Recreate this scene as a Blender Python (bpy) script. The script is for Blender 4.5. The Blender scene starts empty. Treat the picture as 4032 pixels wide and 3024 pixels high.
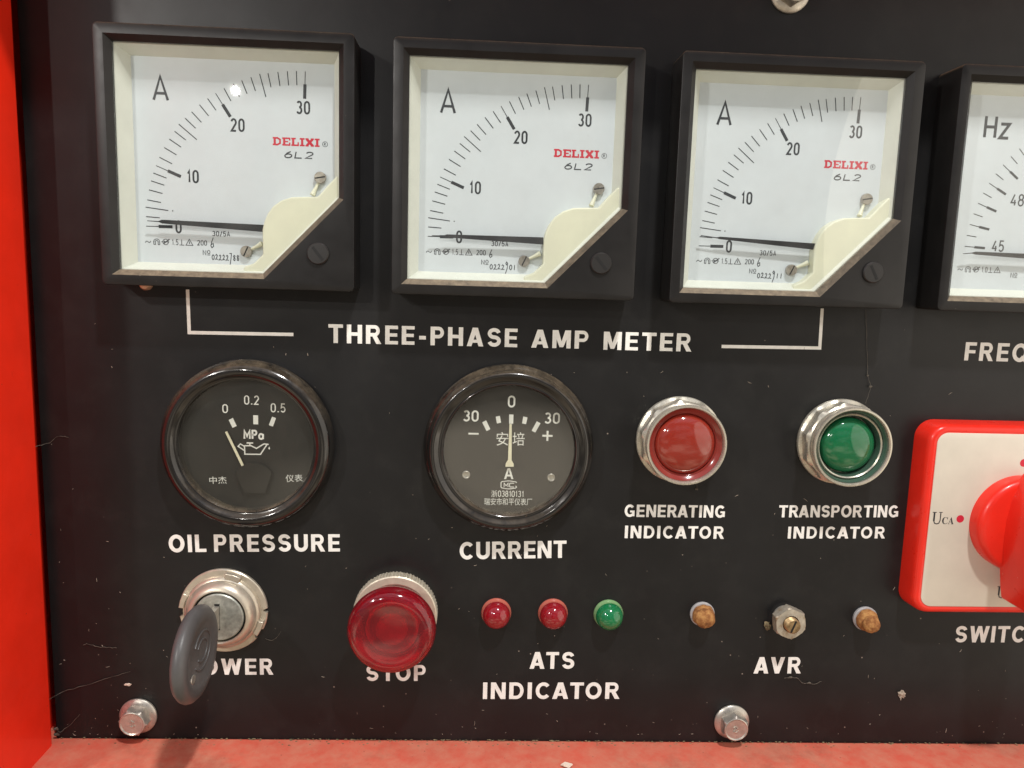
import bpy, bmesh, math, random
from mathutils import Vector, Matrix, noise as mnoise

random.seed(7)
SC = bpy.context.scene
COL = SC.collection
PI = math.pi
MM = 0.001
# Panel space: u to the right, v up, w out of the panel, all in millimetres; the panel face is w = 0.


def W3(u, v, w):
    return Vector((u, -w, v)) * MM


# ------------------------------------------------------------------ camera
cam_d = bpy.data.cameras.new('camera')
cam = bpy.data.objects.new('camera', cam_d)
COL.objects.link(cam)
SC.camera = cam
CA, CB, CG = 0.13601221, 0.05295316, -0.03037950
Rx = Matrix(((1, 0, 0), (0, math.cos(CA), -math.sin(CA)), (0, math.sin(CA), math.cos(CA))))
Ry = Matrix(((math.cos(CB), 0, math.sin(CB)), (0, 1, 0), (-math.sin(CB), 0, math.cos(CB))))
Rz = Matrix(((math.cos(CG), -math.sin(CG), 0), (math.sin(CG), math.cos(CG), 0), (0, 0, 1)))
Rc = Rz @ Rx @ Ry
Mw = Matrix(((1, 0, 0), (0, 0, -1), (0, 1, 0)))
cam.matrix_world = Matrix.Translation(W3(26.938, 6.024, 267.161)) @ (Mw @ Rc.transposed()).to_4x4()
cam_d.sensor_fit = 'HORIZONTAL'
cam_d.sensor_width = 36.0
cam_d.lens = 3028.0 / 4032.0 * 36.0
cam_d.clip_start = 0.005
cam_d.clip_end = 50.0

# ------------------------------------------------------------------ world (room light around the panel)
world = bpy.data.worlds.new('World')
SC.world = world
world.use_nodes = True
wn, wl = world.node_tree.nodes, world.node_tree.links
wn.clear()
w_out = wn.new('ShaderNodeOutputWorld')
w_bg = wn.new('ShaderNodeBackground')
w_tc = wn.new('ShaderNodeTexCoord')
w_sep = wn.new('ShaderNodeSeparateXYZ')
w_ramp = wn.new('ShaderNodeValToRGB')
w_map = wn.new('ShaderNodeMapRange')
w_noise = wn.new('ShaderNodeTexNoise')
w_nr = wn.new('ShaderNodeMapRange')
w_mul = wn.new('ShaderNodeMixRGB')
w_mul.blend_type = 'MULTIPLY'
w_mul.inputs[0].default_value = 1.0
wl.new(w_tc.outputs['Generated'], w_sep.inputs[0])
wl.new(w_sep.outputs['Z'], w_map.inputs['Value'])
w_map.inputs['From Min'].default_value = -1
w_map.inputs['From Max'].default_value = 1
wl.new(w_map.outputs[0], w_ramp.inputs[0])
el = w_ramp.color_ramp.elements
el[0].position = 0.0
el[0].color = (0.30, 0.20, 0.12, 1)
el[1].position = 1.0
el[1].color = (0.80, 0.86, 1.0, 1)
for p_, c_ in ((0.20, (1.25, 1.00, 0.70, 1)), (0.30, (1.35, 1.14, 0.88, 1)), (0.40, (1.00, 0.86, 0.68, 1)), (0.47, (0.58, 0.51, 0.43, 1)), (0.53, (0.34, 0.335, 0.345, 1)), (0.65, (0.34, 0.36, 0.42, 1)), (0.78, (0.50, 0.55, 0.66, 1))):
    e_ = el.new(p_)
    e_.color = c_
w_mp = wn.new('ShaderNodeMapping')
w_mp.inputs['Scale'].default_value = (1.0, 1.0, 2.6)
wl.new(w_tc.outputs['Generated'], w_mp.inputs['Vector'])
wl.new(w_mp.outputs['Vector'], w_noise.inputs['Vector'])
w_noise.inputs['Scale'].default_value = 1.9
w_noise.inputs['Detail'].default_value = 2
wl.new(w_noise.outputs['Fac'], w_nr.inputs['Value'])
w_nr.inputs['From Min'].default_value = 0.42
w_nr.inputs['From Max'].default_value = 0.58
w_nr.inputs['To Min'].default_value = 0.30
w_nr.inputs['To Max'].default_value = 1.45
wl.new(w_ramp.outputs[0], w_mul.inputs[1])
wl.new(w_nr.outputs[0], w_mul.inputs[2])
wl.new(w_mul.outputs[0], w_bg.inputs['Color'])
w_bg.inputs['Strength'].default_value = 0.68
wl.new(w_bg.outputs[0], w_out.inputs['Surface'])


# ------------------------------------------------------------------ lamps of the room and an added side fill
def area(name, pos, target, power, size, color):
    d = bpy.data.lights.new(name, 'AREA')
    d.shape = 'DISK'
    d.size = size
    d.energy = power
    d.color = color
    o = bpy.data.objects.new(name, d)
    COL.objects.link(o)
    o.location = W3(*pos)
    o.rotation_euler = (W3(*target) - W3(*pos)).to_track_quat('-Z', 'Y').to_euler()
    return o


area('ceiling_lamp', (190, 700, 430), (20, -60, 0), 6.6, 0.05, (1.0, 0.98, 0.96))
area('ceiling_lamp', (-430, 270, 520), (40, -60, 0), 1.7, 0.035, (1.0, 0.96, 0.90))
area('ceiling_lamp', (-225, 191, 600), (40, -60, 0), 0.5, 0.007, (1.0, 0.96, 0.90))
area('added_side_fill', (900, 60, 520), (-60, -60, 10), 4.2, 1.2, (1.0, 0.90, 0.76))  # invented broad fill, added to brighten the red side wall

vs = SC.view_settings
vs.view_transform = 'Standard'
vs.look = 'None'
vs.exposure = 0.0
vs.gamma = 1.0
vs.use_curve_mapping = False
SC.render.engine = 'CYCLES'
SC.cycles.use_denoising = True
SC.cycles.max_bounces = 12
SC.cycles.transmission_bounces = 10
SC.cycles.transparent_max_bounces = 16
SC.cycles.sample_clamp_indirect = 6.0


# ------------------------------------------------------------------ materials
def mat(name, col, rough=0.4, metal=0.0, var=0.0, var_scale=120, rough_var=0.0, bump=0.0, bump_scale=900,
        spec=0.5, coat=0.0, trans=0.0, ior=1.45, dust=None, specks=None, stain=None, sss=0.0, sss_r=0.002):
    """dust = (colour, amount, scale): settles on faces that look up.  specks = (colour, cell_mm, size, keep, v_top, v_bottom).
    stain = (colour, lo, hi, scale): patches with a noise outline."""
    m = bpy.data.materials.new(name)
    m.use_nodes = True
    n, l = m.node_tree.nodes, m.node_tree.links
    b = n['Principled BSDF']
    b.inputs['Base Color'].default_value = (*col, 1)
    b.inputs['Roughness'].default_value = rough
    b.inputs['Metallic'].default_value = metal
    b.inputs['Specular IOR Level'].default_value = spec
    b.inputs['Coat Weight'].default_value = coat
    b.inputs['Coat Roughness'].default_value = 0.08
    b.inputs['Transmission Weight'].default_value = trans
    b.inputs['IOR'].default_value = ior
    if sss:
        b.inputs['Subsurface Weight'].default_value = sss
        b.inputs['Subsurface Scale'].default_value = sss_r
    geo = n.new('ShaderNodeNewGeometry')
    P = geo.outputs['Position']
    colsock = None

    def noise(scale, detail=4, rough_=0.6):
        t = n.new('ShaderNodeTexNoise')
        t.inputs['Scale'].default_value = scale
        t.inputs['Detail'].default_value = detail
        t.inputs['Roughness'].default_value = rough_
        l.new(P, t.inputs['Vector'])
        return t.outputs['Fac']

    def rng(src, a, b_, c=0.0, d=1.0):
        t = n.new('ShaderNodeMapRange')
        t.inputs['From Min'].default_value = a
        t.inputs['From Max'].default_value = b_
        t.inputs['To Min'].default_value = c
        t.inputs['To Max'].default_value = d
        l.new(src, t.inputs['Value'])
        return t.outputs[0]

    def mul(a, b_):
        t = n.new('ShaderNodeMath')
        t.operation = 'MULTIPLY'
        for i, s in enumerate((a, b_)):
            if isinstance(s, (int, float)):
                t.inputs[i].default_value = s
            else:
                l.new(s, t.inputs[i])
        return t.outputs[0]

    def mix(fac, a, b_):
        t = n.new('ShaderNodeMixRGB')
        for i, s in ((0, fac), (1, a), (2, b_)):
            if isinstance(s, tuple):
                t.inputs[i].default_value = (*s, 1)
            elif isinstance(s, (int, float)):
                t.inputs[i].default_value = s
            else:
                l.new(s, t.inputs[i])
        return t.outputs[0]
    colsock = col
    roughsock = None
    if var:
        f = rng(noise(var_scale, 6), 0.3, 0.7)
        lo = tuple(c * (1 - var) for c in col)
        hi = tuple(min(1, c * (1 + var)) for c in col)
        colsock = mix(f, lo, hi)
    if rough_var:
        roughsock = rng(noise(var_scale * 1.7, 5), 0.3, 0.7, max(0.02, rough - rough_var), min(1, rough + rough_var))
    if stain:
        f = rng(noise(stain[3], 8, 0.7), stain[1], stain[2])
        colsock = mix(f, colsock, stain[0])
    if dust:
        sep = n.new('ShaderNodeSeparateXYZ')
        l.new(geo.outputs['Normal'], sep.inputs[0])
        up = rng(sep.outputs['Z'], 0.15, 0.75)
        f = mul(mul(up, rng(noise(dust[2], 7, 0.75), *(dust[3] if len(dust) > 3 else (0.32, 0.62)))), dust[1])
        colsock = mix(f, colsock, dust[0])
        base_r = roughsock
        t = n.new('ShaderNodeMapRange')
        l.new(f, t.inputs['Value'])
        t.inputs['To Max'].default_value = 0.85
        t.inputs['To Min'].default_value = rough
        if base_r is not None:
            l.new(base_r, t.inputs['To Min'])
        roughsock = t.outputs[0]
    if specks:
        sc, cell, size, keep, v_t, v_b = specks
        for k, (cm, sm) in enumerate(((1.0, 1.0), (2.3, 0.8))):
            vor = n.new('ShaderNodeTexVoronoi')
            vor.inputs['Scale'].default_value = 1000.0 / (cell * cm)
            l.new(P, vor.inputs['Vector'])
            dot = rng(vor.outputs['Distance'], size * sm / cm, size * sm / cm * 0.4)
            sp = n.new('ShaderNodeSeparateXYZ')
            l.new(vor.outputs['Color'], sp.inputs[0])
            pz = n.new('ShaderNodeSeparateXYZ')
            l.new(P, pz.inputs[0])
            kp = rng(pz.outputs['Z'], v_t * MM, v_b * MM, 0.12 * keep, keep)
            lt = n.new('ShaderNodeMath')
            lt.operation = 'LESS_THAN'
            l.new(sp.outputs[0], lt.inputs[0])
            l.new(kp, lt.inputs[1])
            f = mul(mul(dot, lt.outputs[0]), rng(sp.outputs[1], 0, 1, 0.15, 0.8))
            colsock = mix(f, colsock, sc)
    if not isinstance(colsock, tuple):
        l.new(colsock, b.inputs['Base Color'])
    if roughsock is not None:
        l.new(roughsock, b.inputs['Roughness'])
    if bump:
        bp = n.new('ShaderNodeBump')
        bp.inputs['Strength'].default_value = 1.0
        bp.inputs['Distance'].default_value = bump * MM
        l.new(noise(bump_scale, 3), bp.inputs['Height'])
        l.new(bp.outputs[0], b.inputs['Normal'])
    return m


def pane(name, tint=(0.97, 0.98, 0.97), base=0.045, rough=0.03, haze=0.0, haze_col=(0.5, 0.5, 0.48)):
    """Thin clear pane: straight-through light plus a Schlick reflection on either side."""
    m = bpy.data.materials.new(name)
    m.use_nodes = True
    n, l = m.node_tree.nodes, m.node_tree.links
    n.clear()
    out = n.new('ShaderNodeOutputMaterial')
    tr = n.new('ShaderNodeBsdfTransparent')
    tr.inputs[0].default_value = (*tint, 1)
    gl = n.new('ShaderNodeBsdfGlossy')
    gl.inputs['Roughness'].default_value = rough
    lw = n.new('ShaderNodeLayerWeight')
    lw.inputs['Blend'].default_value = 0.5
    pw = n.new('ShaderNodeMath')
    pw.operation = 'POWER'
    pw.inputs[1].default_value = 5
    l.new(lw.outputs['Facing'], pw.inputs[0])
    mr = n.new('ShaderNodeMapRange')
    mr.inputs['To Min'].default_value = base
    l.new(pw.outputs[0], mr.inputs['Value'])
    mx = n.new('ShaderNodeMixShader')
    l.new(mr.outputs[0], mx.inputs[0])
    first = tr.outputs[0]
    if haze:
        df = n.new('ShaderNodeBsdfDiffuse')
        df.inputs[0].default_value = (*haze_col, 1)
        geo = n.new('ShaderNodeNewGeometry')
        nz = n.new('ShaderNodeTexNoise')
        nz.inputs['Scale'].default_value = 90
        nz.inputs['Detail'].default_value = 6
        l.new(geo.outputs['Position'], nz.inputs['Vector'])
        hr = n.new('ShaderNodeMapRange')
        hr.inputs['From Min'].default_value = 0.35
        hr.inputs['From Max'].default_value = 0.75
        hr.inputs['To Max'].default_value = haze
        l.new(nz.outputs['Fac'], hr.inputs['Value'])
        m2 = n.new('ShaderNodeMixShader')
        l.new(hr.outputs[0], m2.inputs[0])
        l.new(tr.outputs[0], m2.inputs[1])
        l.new(df.outputs[0], m2.inputs[2])
        first = m2.outputs[0]
    l.new(first, mx.inputs[1])
    l.new(gl.outputs[0], mx.inputs[2])
    l.new(mx.outputs[0], out.inputs['Surface'])
    return m


DUST = (0.30, 0.235, 0.165)
M = dict(
    panel=mat('black_powder_coat', (0.0098, 0.0097, 0.0100), 0.37, spec=0.40, var=0.25, var_scale=28, rough_var=0.05, bump=0.012, bump_scale=1500,
              specks=((0.33, 0.27, 0.22), 4.2, 0.085, 0.42, -90, -165), stain=((0.0185, 0.018, 0.0172), 0.50, 0.85, 70)),
    ink=mat('white_print', (0.83, 0.81, 0.755), 0.55, var=0.10, var_scale=260, stain=((0.16, 0.14, 0.12), 0.655, 0.71, 620)),
    red_wall=mat('red_cabinet_paint', (0.88, 0.026, 0.007), 0.42, var=0.07, var_scale=60, rough_var=0.08, stain=((0.50, 0.012, 0.005), 0.66, 0.80, 90), coat=0.15, bump=0.01, bump_scale=700,
                 specks=((0.25, 0.05, 0.03), 5.0, 0.06, 0.3, -60, -170)),
    red_ledge=mat('dusty_red_paint', (0.60, 0.032, 0.016), 0.5, var=0.10, var_scale=50, bump=0.02, bump_scale=900,
                  dust=((0.56, 0.27, 0.17), 0.85, 140, (0.10, 0.85)), stain=((0.40, 0.035, 0.02), 0.52, 0.62, 22), specks=((0.16, 0.05, 0.03), 3.2, 0.10, 0.35, 0, -160)),
    bezel=mat('black_meter_plastic', (0.0125, 0.0118, 0.0115), 0.38, spec=0.38, var=0.2, var_scale=90, rough_var=0.06, bump=0.01, bump_scale=1200,
              dust=((0.34, 0.27, 0.18), 0.80, 500, (0.15, 0.75)), specks=((0.42, 0.36, 0.30), 5.0, 0.05, 0.22, 90, -5)),
    dial_white=mat('white_dial', (0.63, 0.67, 0.71), 0.55, var=0.03, var_scale=60, specks=((0.30, 0.29, 0.28), 7.0, 0.035, 0.25, 90, -5)),
    cream=mat('cream_plastic', (0.74, 0.73, 0.575), 0.38, var=0.04, var_scale=80),
    tray=mat('pale_cream_tray', (0.73, 0.735, 0.66), 0.42, var=0.05, var_scale=80),
    glass=pane('meter_glass', rough=0.012, haze=0.04, haze_col=(0.6, 0.6, 0.58)),
    gglass=pane('gauge_glass', base=0.06, rough=0.010, haze=0.03, haze_col=(0.24, 0.21, 0.17)),
    black=mat('black_print', (0.020, 0.023, 0.028), 0.5),
    grey=mat('grey_print', (0.045, 0.048, 0.056), 0.5),
    crimson=mat('red_print', (0.58, 0.018, 0.045), 0.5),
    pointer=mat('black_pointer', (0.012, 0.012, 0.014), 0.4, var=0.3, var_scale=500),
    screw=mat('steel_screw', (0.40, 0.36, 0.31), 0.34, metal=0.7, var=0.25, var_scale=700, stain=((0.16, 0.10, 0.06), 0.55, 0.75, 600)),
    zadj=mat('black_screw', (0.022, 0.021, 0.020), 0.38, bump=0.02, bump_scale=900, specks=((0.35, 0.3, 0.25), 2.5, 0.06, 0.2, 90, -5)),
    gring=mat('black_lacquer_ring', (0.012, 0.011, 0.010), 0.12, rough_var=0.06, var=0.2, var_scale=160, coat=0.4,
              dust=((0.36, 0.27, 0.17), 0.26, 160), stain=((0.20, 0.11, 0.05), 0.69, 0.75, 520)),
    gdial=mat('black_gauge_dial', (0.016, 0.0145, 0.0125), 0.5, var=0.15, var_scale=50),
    shroud=mat('glossy_black_shroud', (0.024, 0.022, 0.020), 0.20, coat=0.3),
    gprint=mat('white_gauge_print', (0.80, 0.78, 0.72), 0.5, var=0.08, var_scale=300),
    needle_c=mat('cream_needle', (0.78, 0.72, 0.52), 0.45, var=0.1, var_scale=400),
    zinc=mat('zinc_plated_steel', (0.50, 0.465, 0.405), 0.34, metal=0.7, var=0.18, var_scale=420, rough_var=0.10, bump=0.015, bump_scale=900,
             stain=((0.22, 0.16, 0.10), 0.62, 0.80, 480)),
    chrome=mat('chrome_plated_collar', (0.56, 0.52, 0.43), 0.27, metal=0.62, var=0.10, var_scale=260, rough_var=0.06,
               stain=((0.30, 0.26, 0.20), 0.55, 0.85, 260)),
    nut=mat('dirty_steel_nut', (0.50, 0.45, 0.36), 0.42, metal=0.5, var=0.2, var_scale=500, bump=0.03, bump_scale=900, stain=((0.30, 0.19, 0.09), 0.50, 0.72, 420)),
    nickel=mat('satin_nickel', (0.56, 0.50, 0.40), 0.34, metal=0.6, var=0.10, var_scale=300, rough_var=0.06, bump=0.006, bump_scale=1500),
    lockface=mat('lock_cylinder_steel', (0.42, 0.43, 0.38), 0.45, metal=0.6, var=0.30, var_scale=520, bump=0.03, bump_scale=900),
    dark=mat('dark_gap', (0.006, 0.006, 0.006), 0.6),
    keyplastic=mat('grey_black_key_plastic', (0.085, 0.080, 0.078), 0.42, var=0.12, var_scale=120, rough_var=0.05, bump=0.01, bump_scale=1400),
    knurl=mat('knurled_aluminium', (0.62, 0.56, 0.44), 0.42, metal=0.45, var=0.12, var_scale=500),
    stopred=mat('translucent_red_cap', (0.66, 0.018, 0.042), 0.10, trans=0.82, ior=1.45, coat=0.5, var=0.15, var_scale=130,
                specks=((0.55, 0.35, 0.3), 4.0, 0.07, 0.5, -100, -140)),
    stopcore=mat('red_button_core', (0.34, 0.035, 0.04), 0.5, var=0.3, var_scale=150),
    ledred=mat('red_lens', (0.36, 0.010, 0.018), 0.10, trans=0.28, coat=0.7, sss=0.35, sss_r=0.003, var=0.05, var_scale=200),
    ledgreen=mat('green_lens', (0.010, 0.23, 0.075), 0.10, trans=0.28, coat=0.7, sss=0.35, sss_r=0.003, var=0.05, var_scale=200),
    ledlitrimred=mat('red_lens_lit_rim', (0.62, 0.16, 0.11), 0.2, trans=0.2, coat=0.4),  # paler than the lens: the refracted light crescent put into the colour
    ledlitrimgreen=mat('green_lens_lit_rim', (0.26, 0.46, 0.20), 0.2, trans=0.2, coat=0.4),  # same painted light crescent for the green lens
    lampred=mat('red_lamp_lens', (0.34, 0.034, 0.020), 0.09, trans=0.20, coat=0.6, sss=0.3, sss_r=0.003, var=0.06, var_scale=110),
    lampgreen=mat('green_lamp_lens', (0.012, 0.17, 0.062), 0.09, trans=0.20, coat=0.6, sss=0.3, sss_r=0.003, var=0.06, var_scale=110),
    lampredring=mat('red_lamp_ring', (0.33, 0.045, 0.034), 0.16, trans=0.25, coat=0.4),
    lampgreenring=mat('clear_green_ring', (0.075, 0.14, 0.10), 0.14, trans=0.35, coat=0.5),
    rust=mat('rusted_steel', (0.29, 0.115, 0.034), 0.9, var=0.5, var_scale=420, bump=0.16, bump_scale=1300, stain=((0.44, 0.25, 0.085), 0.46, 0.70, 420)),
    whitewasher=mat('white_nylon', (0.36, 0.345, 0.34), 0.5, var=0.12, var_scale=500),
    brass=mat('tarnished_brass', (0.36, 0.25, 0.13), 0.45, metal=0.8, var=0.4, var_scale=700, bump=0.05, bump_scale=900),
    swred=mat('red_switch_plastic', (0.78, 0.024, 0.011), 0.32, var=0.06, var_scale=90, rough_var=0.07, coat=0.15, bump=0.006, bump_scale=1500, specks=((0.80, 0.42, 0.36), 4.5, 0.06, 0.22, 0, -130), sss=0.15, sss_r=0.002),
    swplate=mat('cream_switch_plate', (0.64, 0.585, 0.48), 0.38, var=0.06, var_scale=70, rough_var=0.08, specks=((0.30, 0.24, 0.18), 6.0, 0.045, 0.3, 0, -130), stain=((0.56, 0.48, 0.38), 0.66, 0.80, 160)),
    copper=mat('copper_plug', (0.72, 0.42, 0.28), 0.35, metal=0.6, var=0.15, var_scale=600),
    web=mat('cobweb_silk', (0.105, 0.09, 0.07), 0.8),
    lint=mat('pale_lint', (0.36, 0.30, 0.235), 0.9, var=0.3, var_scale=300),
    grit=mat('brown_grit', (0.20, 0.155, 0.085), 0.95, var=0.5, var_scale=300),
    flake=mat('pale_paint_flake', (0.75, 0.62, 0.50), 0.7),
    orange=mat('orange_rust_spot', (0.62, 0.24, 0.07), 0.7),
)


# ------------------------------------------------------------------ mesh helpers
def circ(r, n=64, c=(0, 0), a0=0.0):
    return [(c[0] + r * math.cos(a0 + 2 * PI * i / n), c[1] + r * math.sin(a0 + 2 * PI * i / n)) for i in range(n)]


def rrect(x0, y0, x1, y1, r, k=6):
    out = []
    for cx, cy, a in ((x1 - r, y1 - r, 0), (x0 + r, y1 - r, 90), (x0 + r, y0 + r, 180), (x1 - r, y0 + r, 270)):
        for i in range(k + 1):
            t = math.radians(a + 90 * i / k)
            out.append((cx + r * math.cos(t), cy + r * math.sin(t)))
    return out


def inset(poly, d):
    """Move every edge of a counter-clockwise convex polygon inwards by d."""
    n = len(poly)
    out = []
    for i in range(n):
        p0, p1, p2 = (Vector(poly[(i + k) % n]) for k in (-1, 0, 1))
        e1, e2 = (p1 - p0).normalized(), (p2 - p1).normalized()
        n1, n2 = Vector((-e1.y, e1.x)), Vector((-e2.y, e2.x))
        m = n1 + n2
        out.append(tuple(p1 + m * (d / max(1e-6, m.dot(n1)))))
    return out


class MB:
    def __init__(self, xf=None):
        self.bm = bmesh.new()
        self.xf = xf

    def v(self, u, v, w):
        if self.xf:
            u, v, w = self.xf(u, v, w)
        return self.bm.verts.new(W3(u, v, w))

    def loft(self, rings, cap0=True, cap1=True, closed=True):
        """rings: lists of (u, v, w) with equal counts."""
        vs_ = [[self.v(*p) for p in r] for r in rings]
        n = len(vs_[0])
        for a, b in zip(vs_, vs_[1:]):
            for i in range(n if closed else n - 1):
                j = (i + 1) % n
                self.bm.faces.new((a[i], a[j], b[j], b[i]))
        if cap0:
            self.bm.faces.new(list(reversed(vs_[0])))
        if cap1:
            self.bm.faces.new(vs_[-1])
        return self

    def prism(self, poly, w0, w1):
        return self.loft([[(x, y, w0) for x, y in poly], [(x, y, w1) for x, y in poly]])

    def box(self, u0, v0, w0, u1, v1, w1):
        return self.prism([(u0, v0), (u1, v0), (u1, v1), (u0, v1)], w0, w1)

    def lathe(self, prof, c=(0, 0), n=72, rfun=None):
        """prof: (radius, w) from the first ring to the last; radius 0 closes."""
        rings = []
        for r, w in prof:
            if r <= 1e-6:
                rings.append([self.v(c[0], c[1], w)])
            else:
                ring = []
                for i in range(n):
                    a = 2 * PI * i / n
                    rr = rfun(r, w, a) if rfun else r
                    ring.append(self.v(c[0] + rr * math.cos(a), c[1] + rr * math.sin(a), w))
                rings.append(ring)
        for a, b in zip(rings, rings[1:]):
            if len(a) == 1 and len(b) == 1:
                continue
            for i in range(n):
                j = (i + 1) % n
                if len(a) == 1:
                    self.bm.faces.new((a[0], b[j], b[i]))
                elif len(b) == 1:
                    self.bm.faces.new((a[i], a[j], b[0]))
                else:
                    self.bm.faces.new((a[i], a[j], b[j], b[i]))
        return self

    def flat(self, poly, w):
        self.bm.faces.new([self.v(x, y, w) for x, y in poly])
        return self

    def ribbon(self, pts, width, w, closed=False):
        P = [Vector(p) for p in pts]
        n = len(P)
        L, R = [], []
        for i in range(n):
            if closed:
                d1, d2 = P[i] - P[i - 1], P[(i + 1) % n] - P[i]
            else:
                d1 = P[i] - P[i - 1] if i else P[1] - P[0]
                d2 = P[i + 1] - P[i] if i < n - 1 else P[-1] - P[-2]
            d1, d2 = d1.normalized(), d2.normalized()
            n1, n2 = Vector((-d1.y, d1.x)), Vector((-d2.y, d2.x))
            m = n1 + n2
            if m.length < 1e-5:
                m = n1
            m.normalize()
            k = width / 2 / max(0.45, m.dot(n1))
            L.append(P[i] + m * k)
            R.append(P[i] - m * k)
        vl = [self.v(p.x, p.y, w) for p in L]
        vr = [self.v(p.x, p.y, w) for p in R]
        for i in range(n if closed else n - 1):
            j = (i + 1) % n
            self.bm.faces.new((vr[i], vr[j], vl[j], vl[i]))
        return self

    def tube(self, pts, r, n=6, cap=True):
        P = [Vector(p) for p in pts]
        rings = []
        for i, p in enumerate(P):
            d = (P[min(i + 1, len(P) - 1)] - P[max(i - 1, 0)]).normalized()
            a = d.cross(Vector((0, 0, 1)))
            if a.length < 0.05:
                a = d.cross(Vector((1, 0, 0)))
            a.normalize()
            b = d.cross(a)
            rr = r[i] if isinstance(r, (list, tuple)) else r
            rings.append([tuple(p + (a * math.cos(2 * PI * k / n) + b * math.sin(2 * PI * k / n)) * rr) for k in range(n)])
        return self.loft(rings, cap, cap)

    def lump(self, c, rad, amp=0.25, seed=0, sub=3, scale=(1, 1, 1), freq=1.6):
        g = bmesh.ops.create_icosphere(self.bm, subdivisions=sub, radius=1.0)
        for vv in g['verts']:
            d = vv.co.normalized()
            k = rad * (1 + amp * mnoise.fractal(d * freq + Vector((seed * 3.1, seed * 1.7, seed)), 1.0, 2.0, 4))
            q = Vector((d.x * scale[0], d.y * scale[1], d.z * scale[2])) * k
            u, v_, w = c[0] + q.x, c[1] + q.y, c[2] + q.z
            vv.co = W3(u, v_, w)
        return self

    def build(self, name, material, parent=None, loc=None, smooth=40, bevel=None, seg=2, flatten=False, label=None):
        if not flatten:
            bmesh.ops.recalc_face_normals(self.bm, faces=self.bm.faces[:])
        else:
            for f in self.bm.faces:
                f.normal_update()
                if f.normal.y > 0:
                    f.normal_flip()
        me = bpy.data.meshes.new(name)
        self.bm.to_mesh(me)
        self.bm.free()
        me.materials.append(material)
        if smooth:
            me.shade_smooth()
            me.set_sharp_from_angle(angle=math.radians(smooth))
        o = bpy.data.objects.new(name, me)
        COL.objects.link(o)
        if parent is not None:
            o.parent = parent
        if loc is not None:
            o.location = W3(*loc)
        if bevel:
            md = o.modifiers.new('bevel', 'BEVEL')
            md.width = bevel * MM
            md.segments = seg
            md.limit_method = 'ANGLE'
            md.angle_limit = math.radians(35)
            md.harden_normals = False
        if label:
            o['label'] = label
        return o


def tag(o, label, cat, group=None, kind=None):
    if label:
        o['label'] = label
    if cat:
        o['category'] = cat
    if group:
        o['group'] = group
    if kind:
        o['kind'] = kind
    return o


def thing(name, label, cat, loc, group=None):
    o = bpy.data.objects.new(name, None)
    o.empty_display_size = 0.005
    COL.objects.link(o)
    o.location = W3(*loc)
    return tag(o, label, cat, group)


def copy_tree(o, parent=None):
    c = o.copy()
    COL.objects.link(c)
    if parent is not None:
        c.parent = parent
    for ch in list(o.children):
        copy_tree(ch, c)
    return c


# ------------------------------------------------------------------ lettering
_tc = {}


def glyphs(s):
    if s in _tc:
        return _tc[s]
    cu = bpy.data.curves.new('tmp', 'FONT')
    cu.body = s
    cu.resolution_u = 4
    ob = bpy.data.objects.new('tmp', cu)
    COL.objects.link(ob)
    bpy.context.view_layer.update()
    me = bpy.data.meshes.new_from_object(ob.evaluated_get(bpy.context.evaluated_depsgraph_get()))
    vv = [tuple(v.co[:2]) for v in me.vertices]
    ff = [tuple(p.vertices) for p in me.polygons]
    bpy.data.objects.remove(ob)
    bpy.data.curves.remove(cu)
    bpy.data.meshes.remove(me)
    _tc[s] = (vv, ff)
    return _tc[s]


def sansbold(s):
    out = ''
    for ch in s:
        if 'A' <= ch <= 'Z':
            out += chr(0x1D5D4 + ord(ch) - 65)
        elif 'a' <= ch <= 'z':
            out += chr(0x1D5EE + ord(ch) - 97)
        elif '0' <= ch <= '9':
            out += chr(0x1D7EC + ord(ch) - 48)
        else:
            out += ch
    return out


def type_on(mb, s, p0, p1, h, w, hs=None):
    """Set s with its ink running from p0 to p1 (panel mm) and capitals h tall."""
    vv, ff = glyphs(s)
    x0, x1 = min(v[0] for v in vv), max(v[0] for v in vv)
    if hs is None:
        cap = max(v[1] for v in glyphs(sansbold('H'))[0])
        y0 = 0.0
    else:
        y0, y1 = min(v[1] for v in vv), max(v[1] for v in vv)
        cap = y1 - y0
    d = Vector(p1) - Vector(p0)
    nrm = Vector((-d.y, d.x)).normalized()
    vs_ = []
    for x, y in vv:
        q = Vector(p0) + d * ((x - x0) / (x1 - x0)) + nrm * ((y - y0) / cap * h)
        vs_.append(mb.v(q.x, q.y, w))
    for f in ff:
        try:
            mb.bm.faces.new([vs_[i] for i in f])
        except ValueError:
            pass
    return mb


def _rc(a, b, c, d):
    return ('p', [(a, b), (c, b), (c, d), (a, d)])


def arc(cx, cy, rx, ry, a0, a1, k=12):
    return [(cx + rx * math.cos(math.radians(a0 + (a1 - a0) * i / k)), cy + ry * math.sin(math.radians(a0 + (a1 - a0) * i / k))) for i in range(k + 1)]


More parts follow.
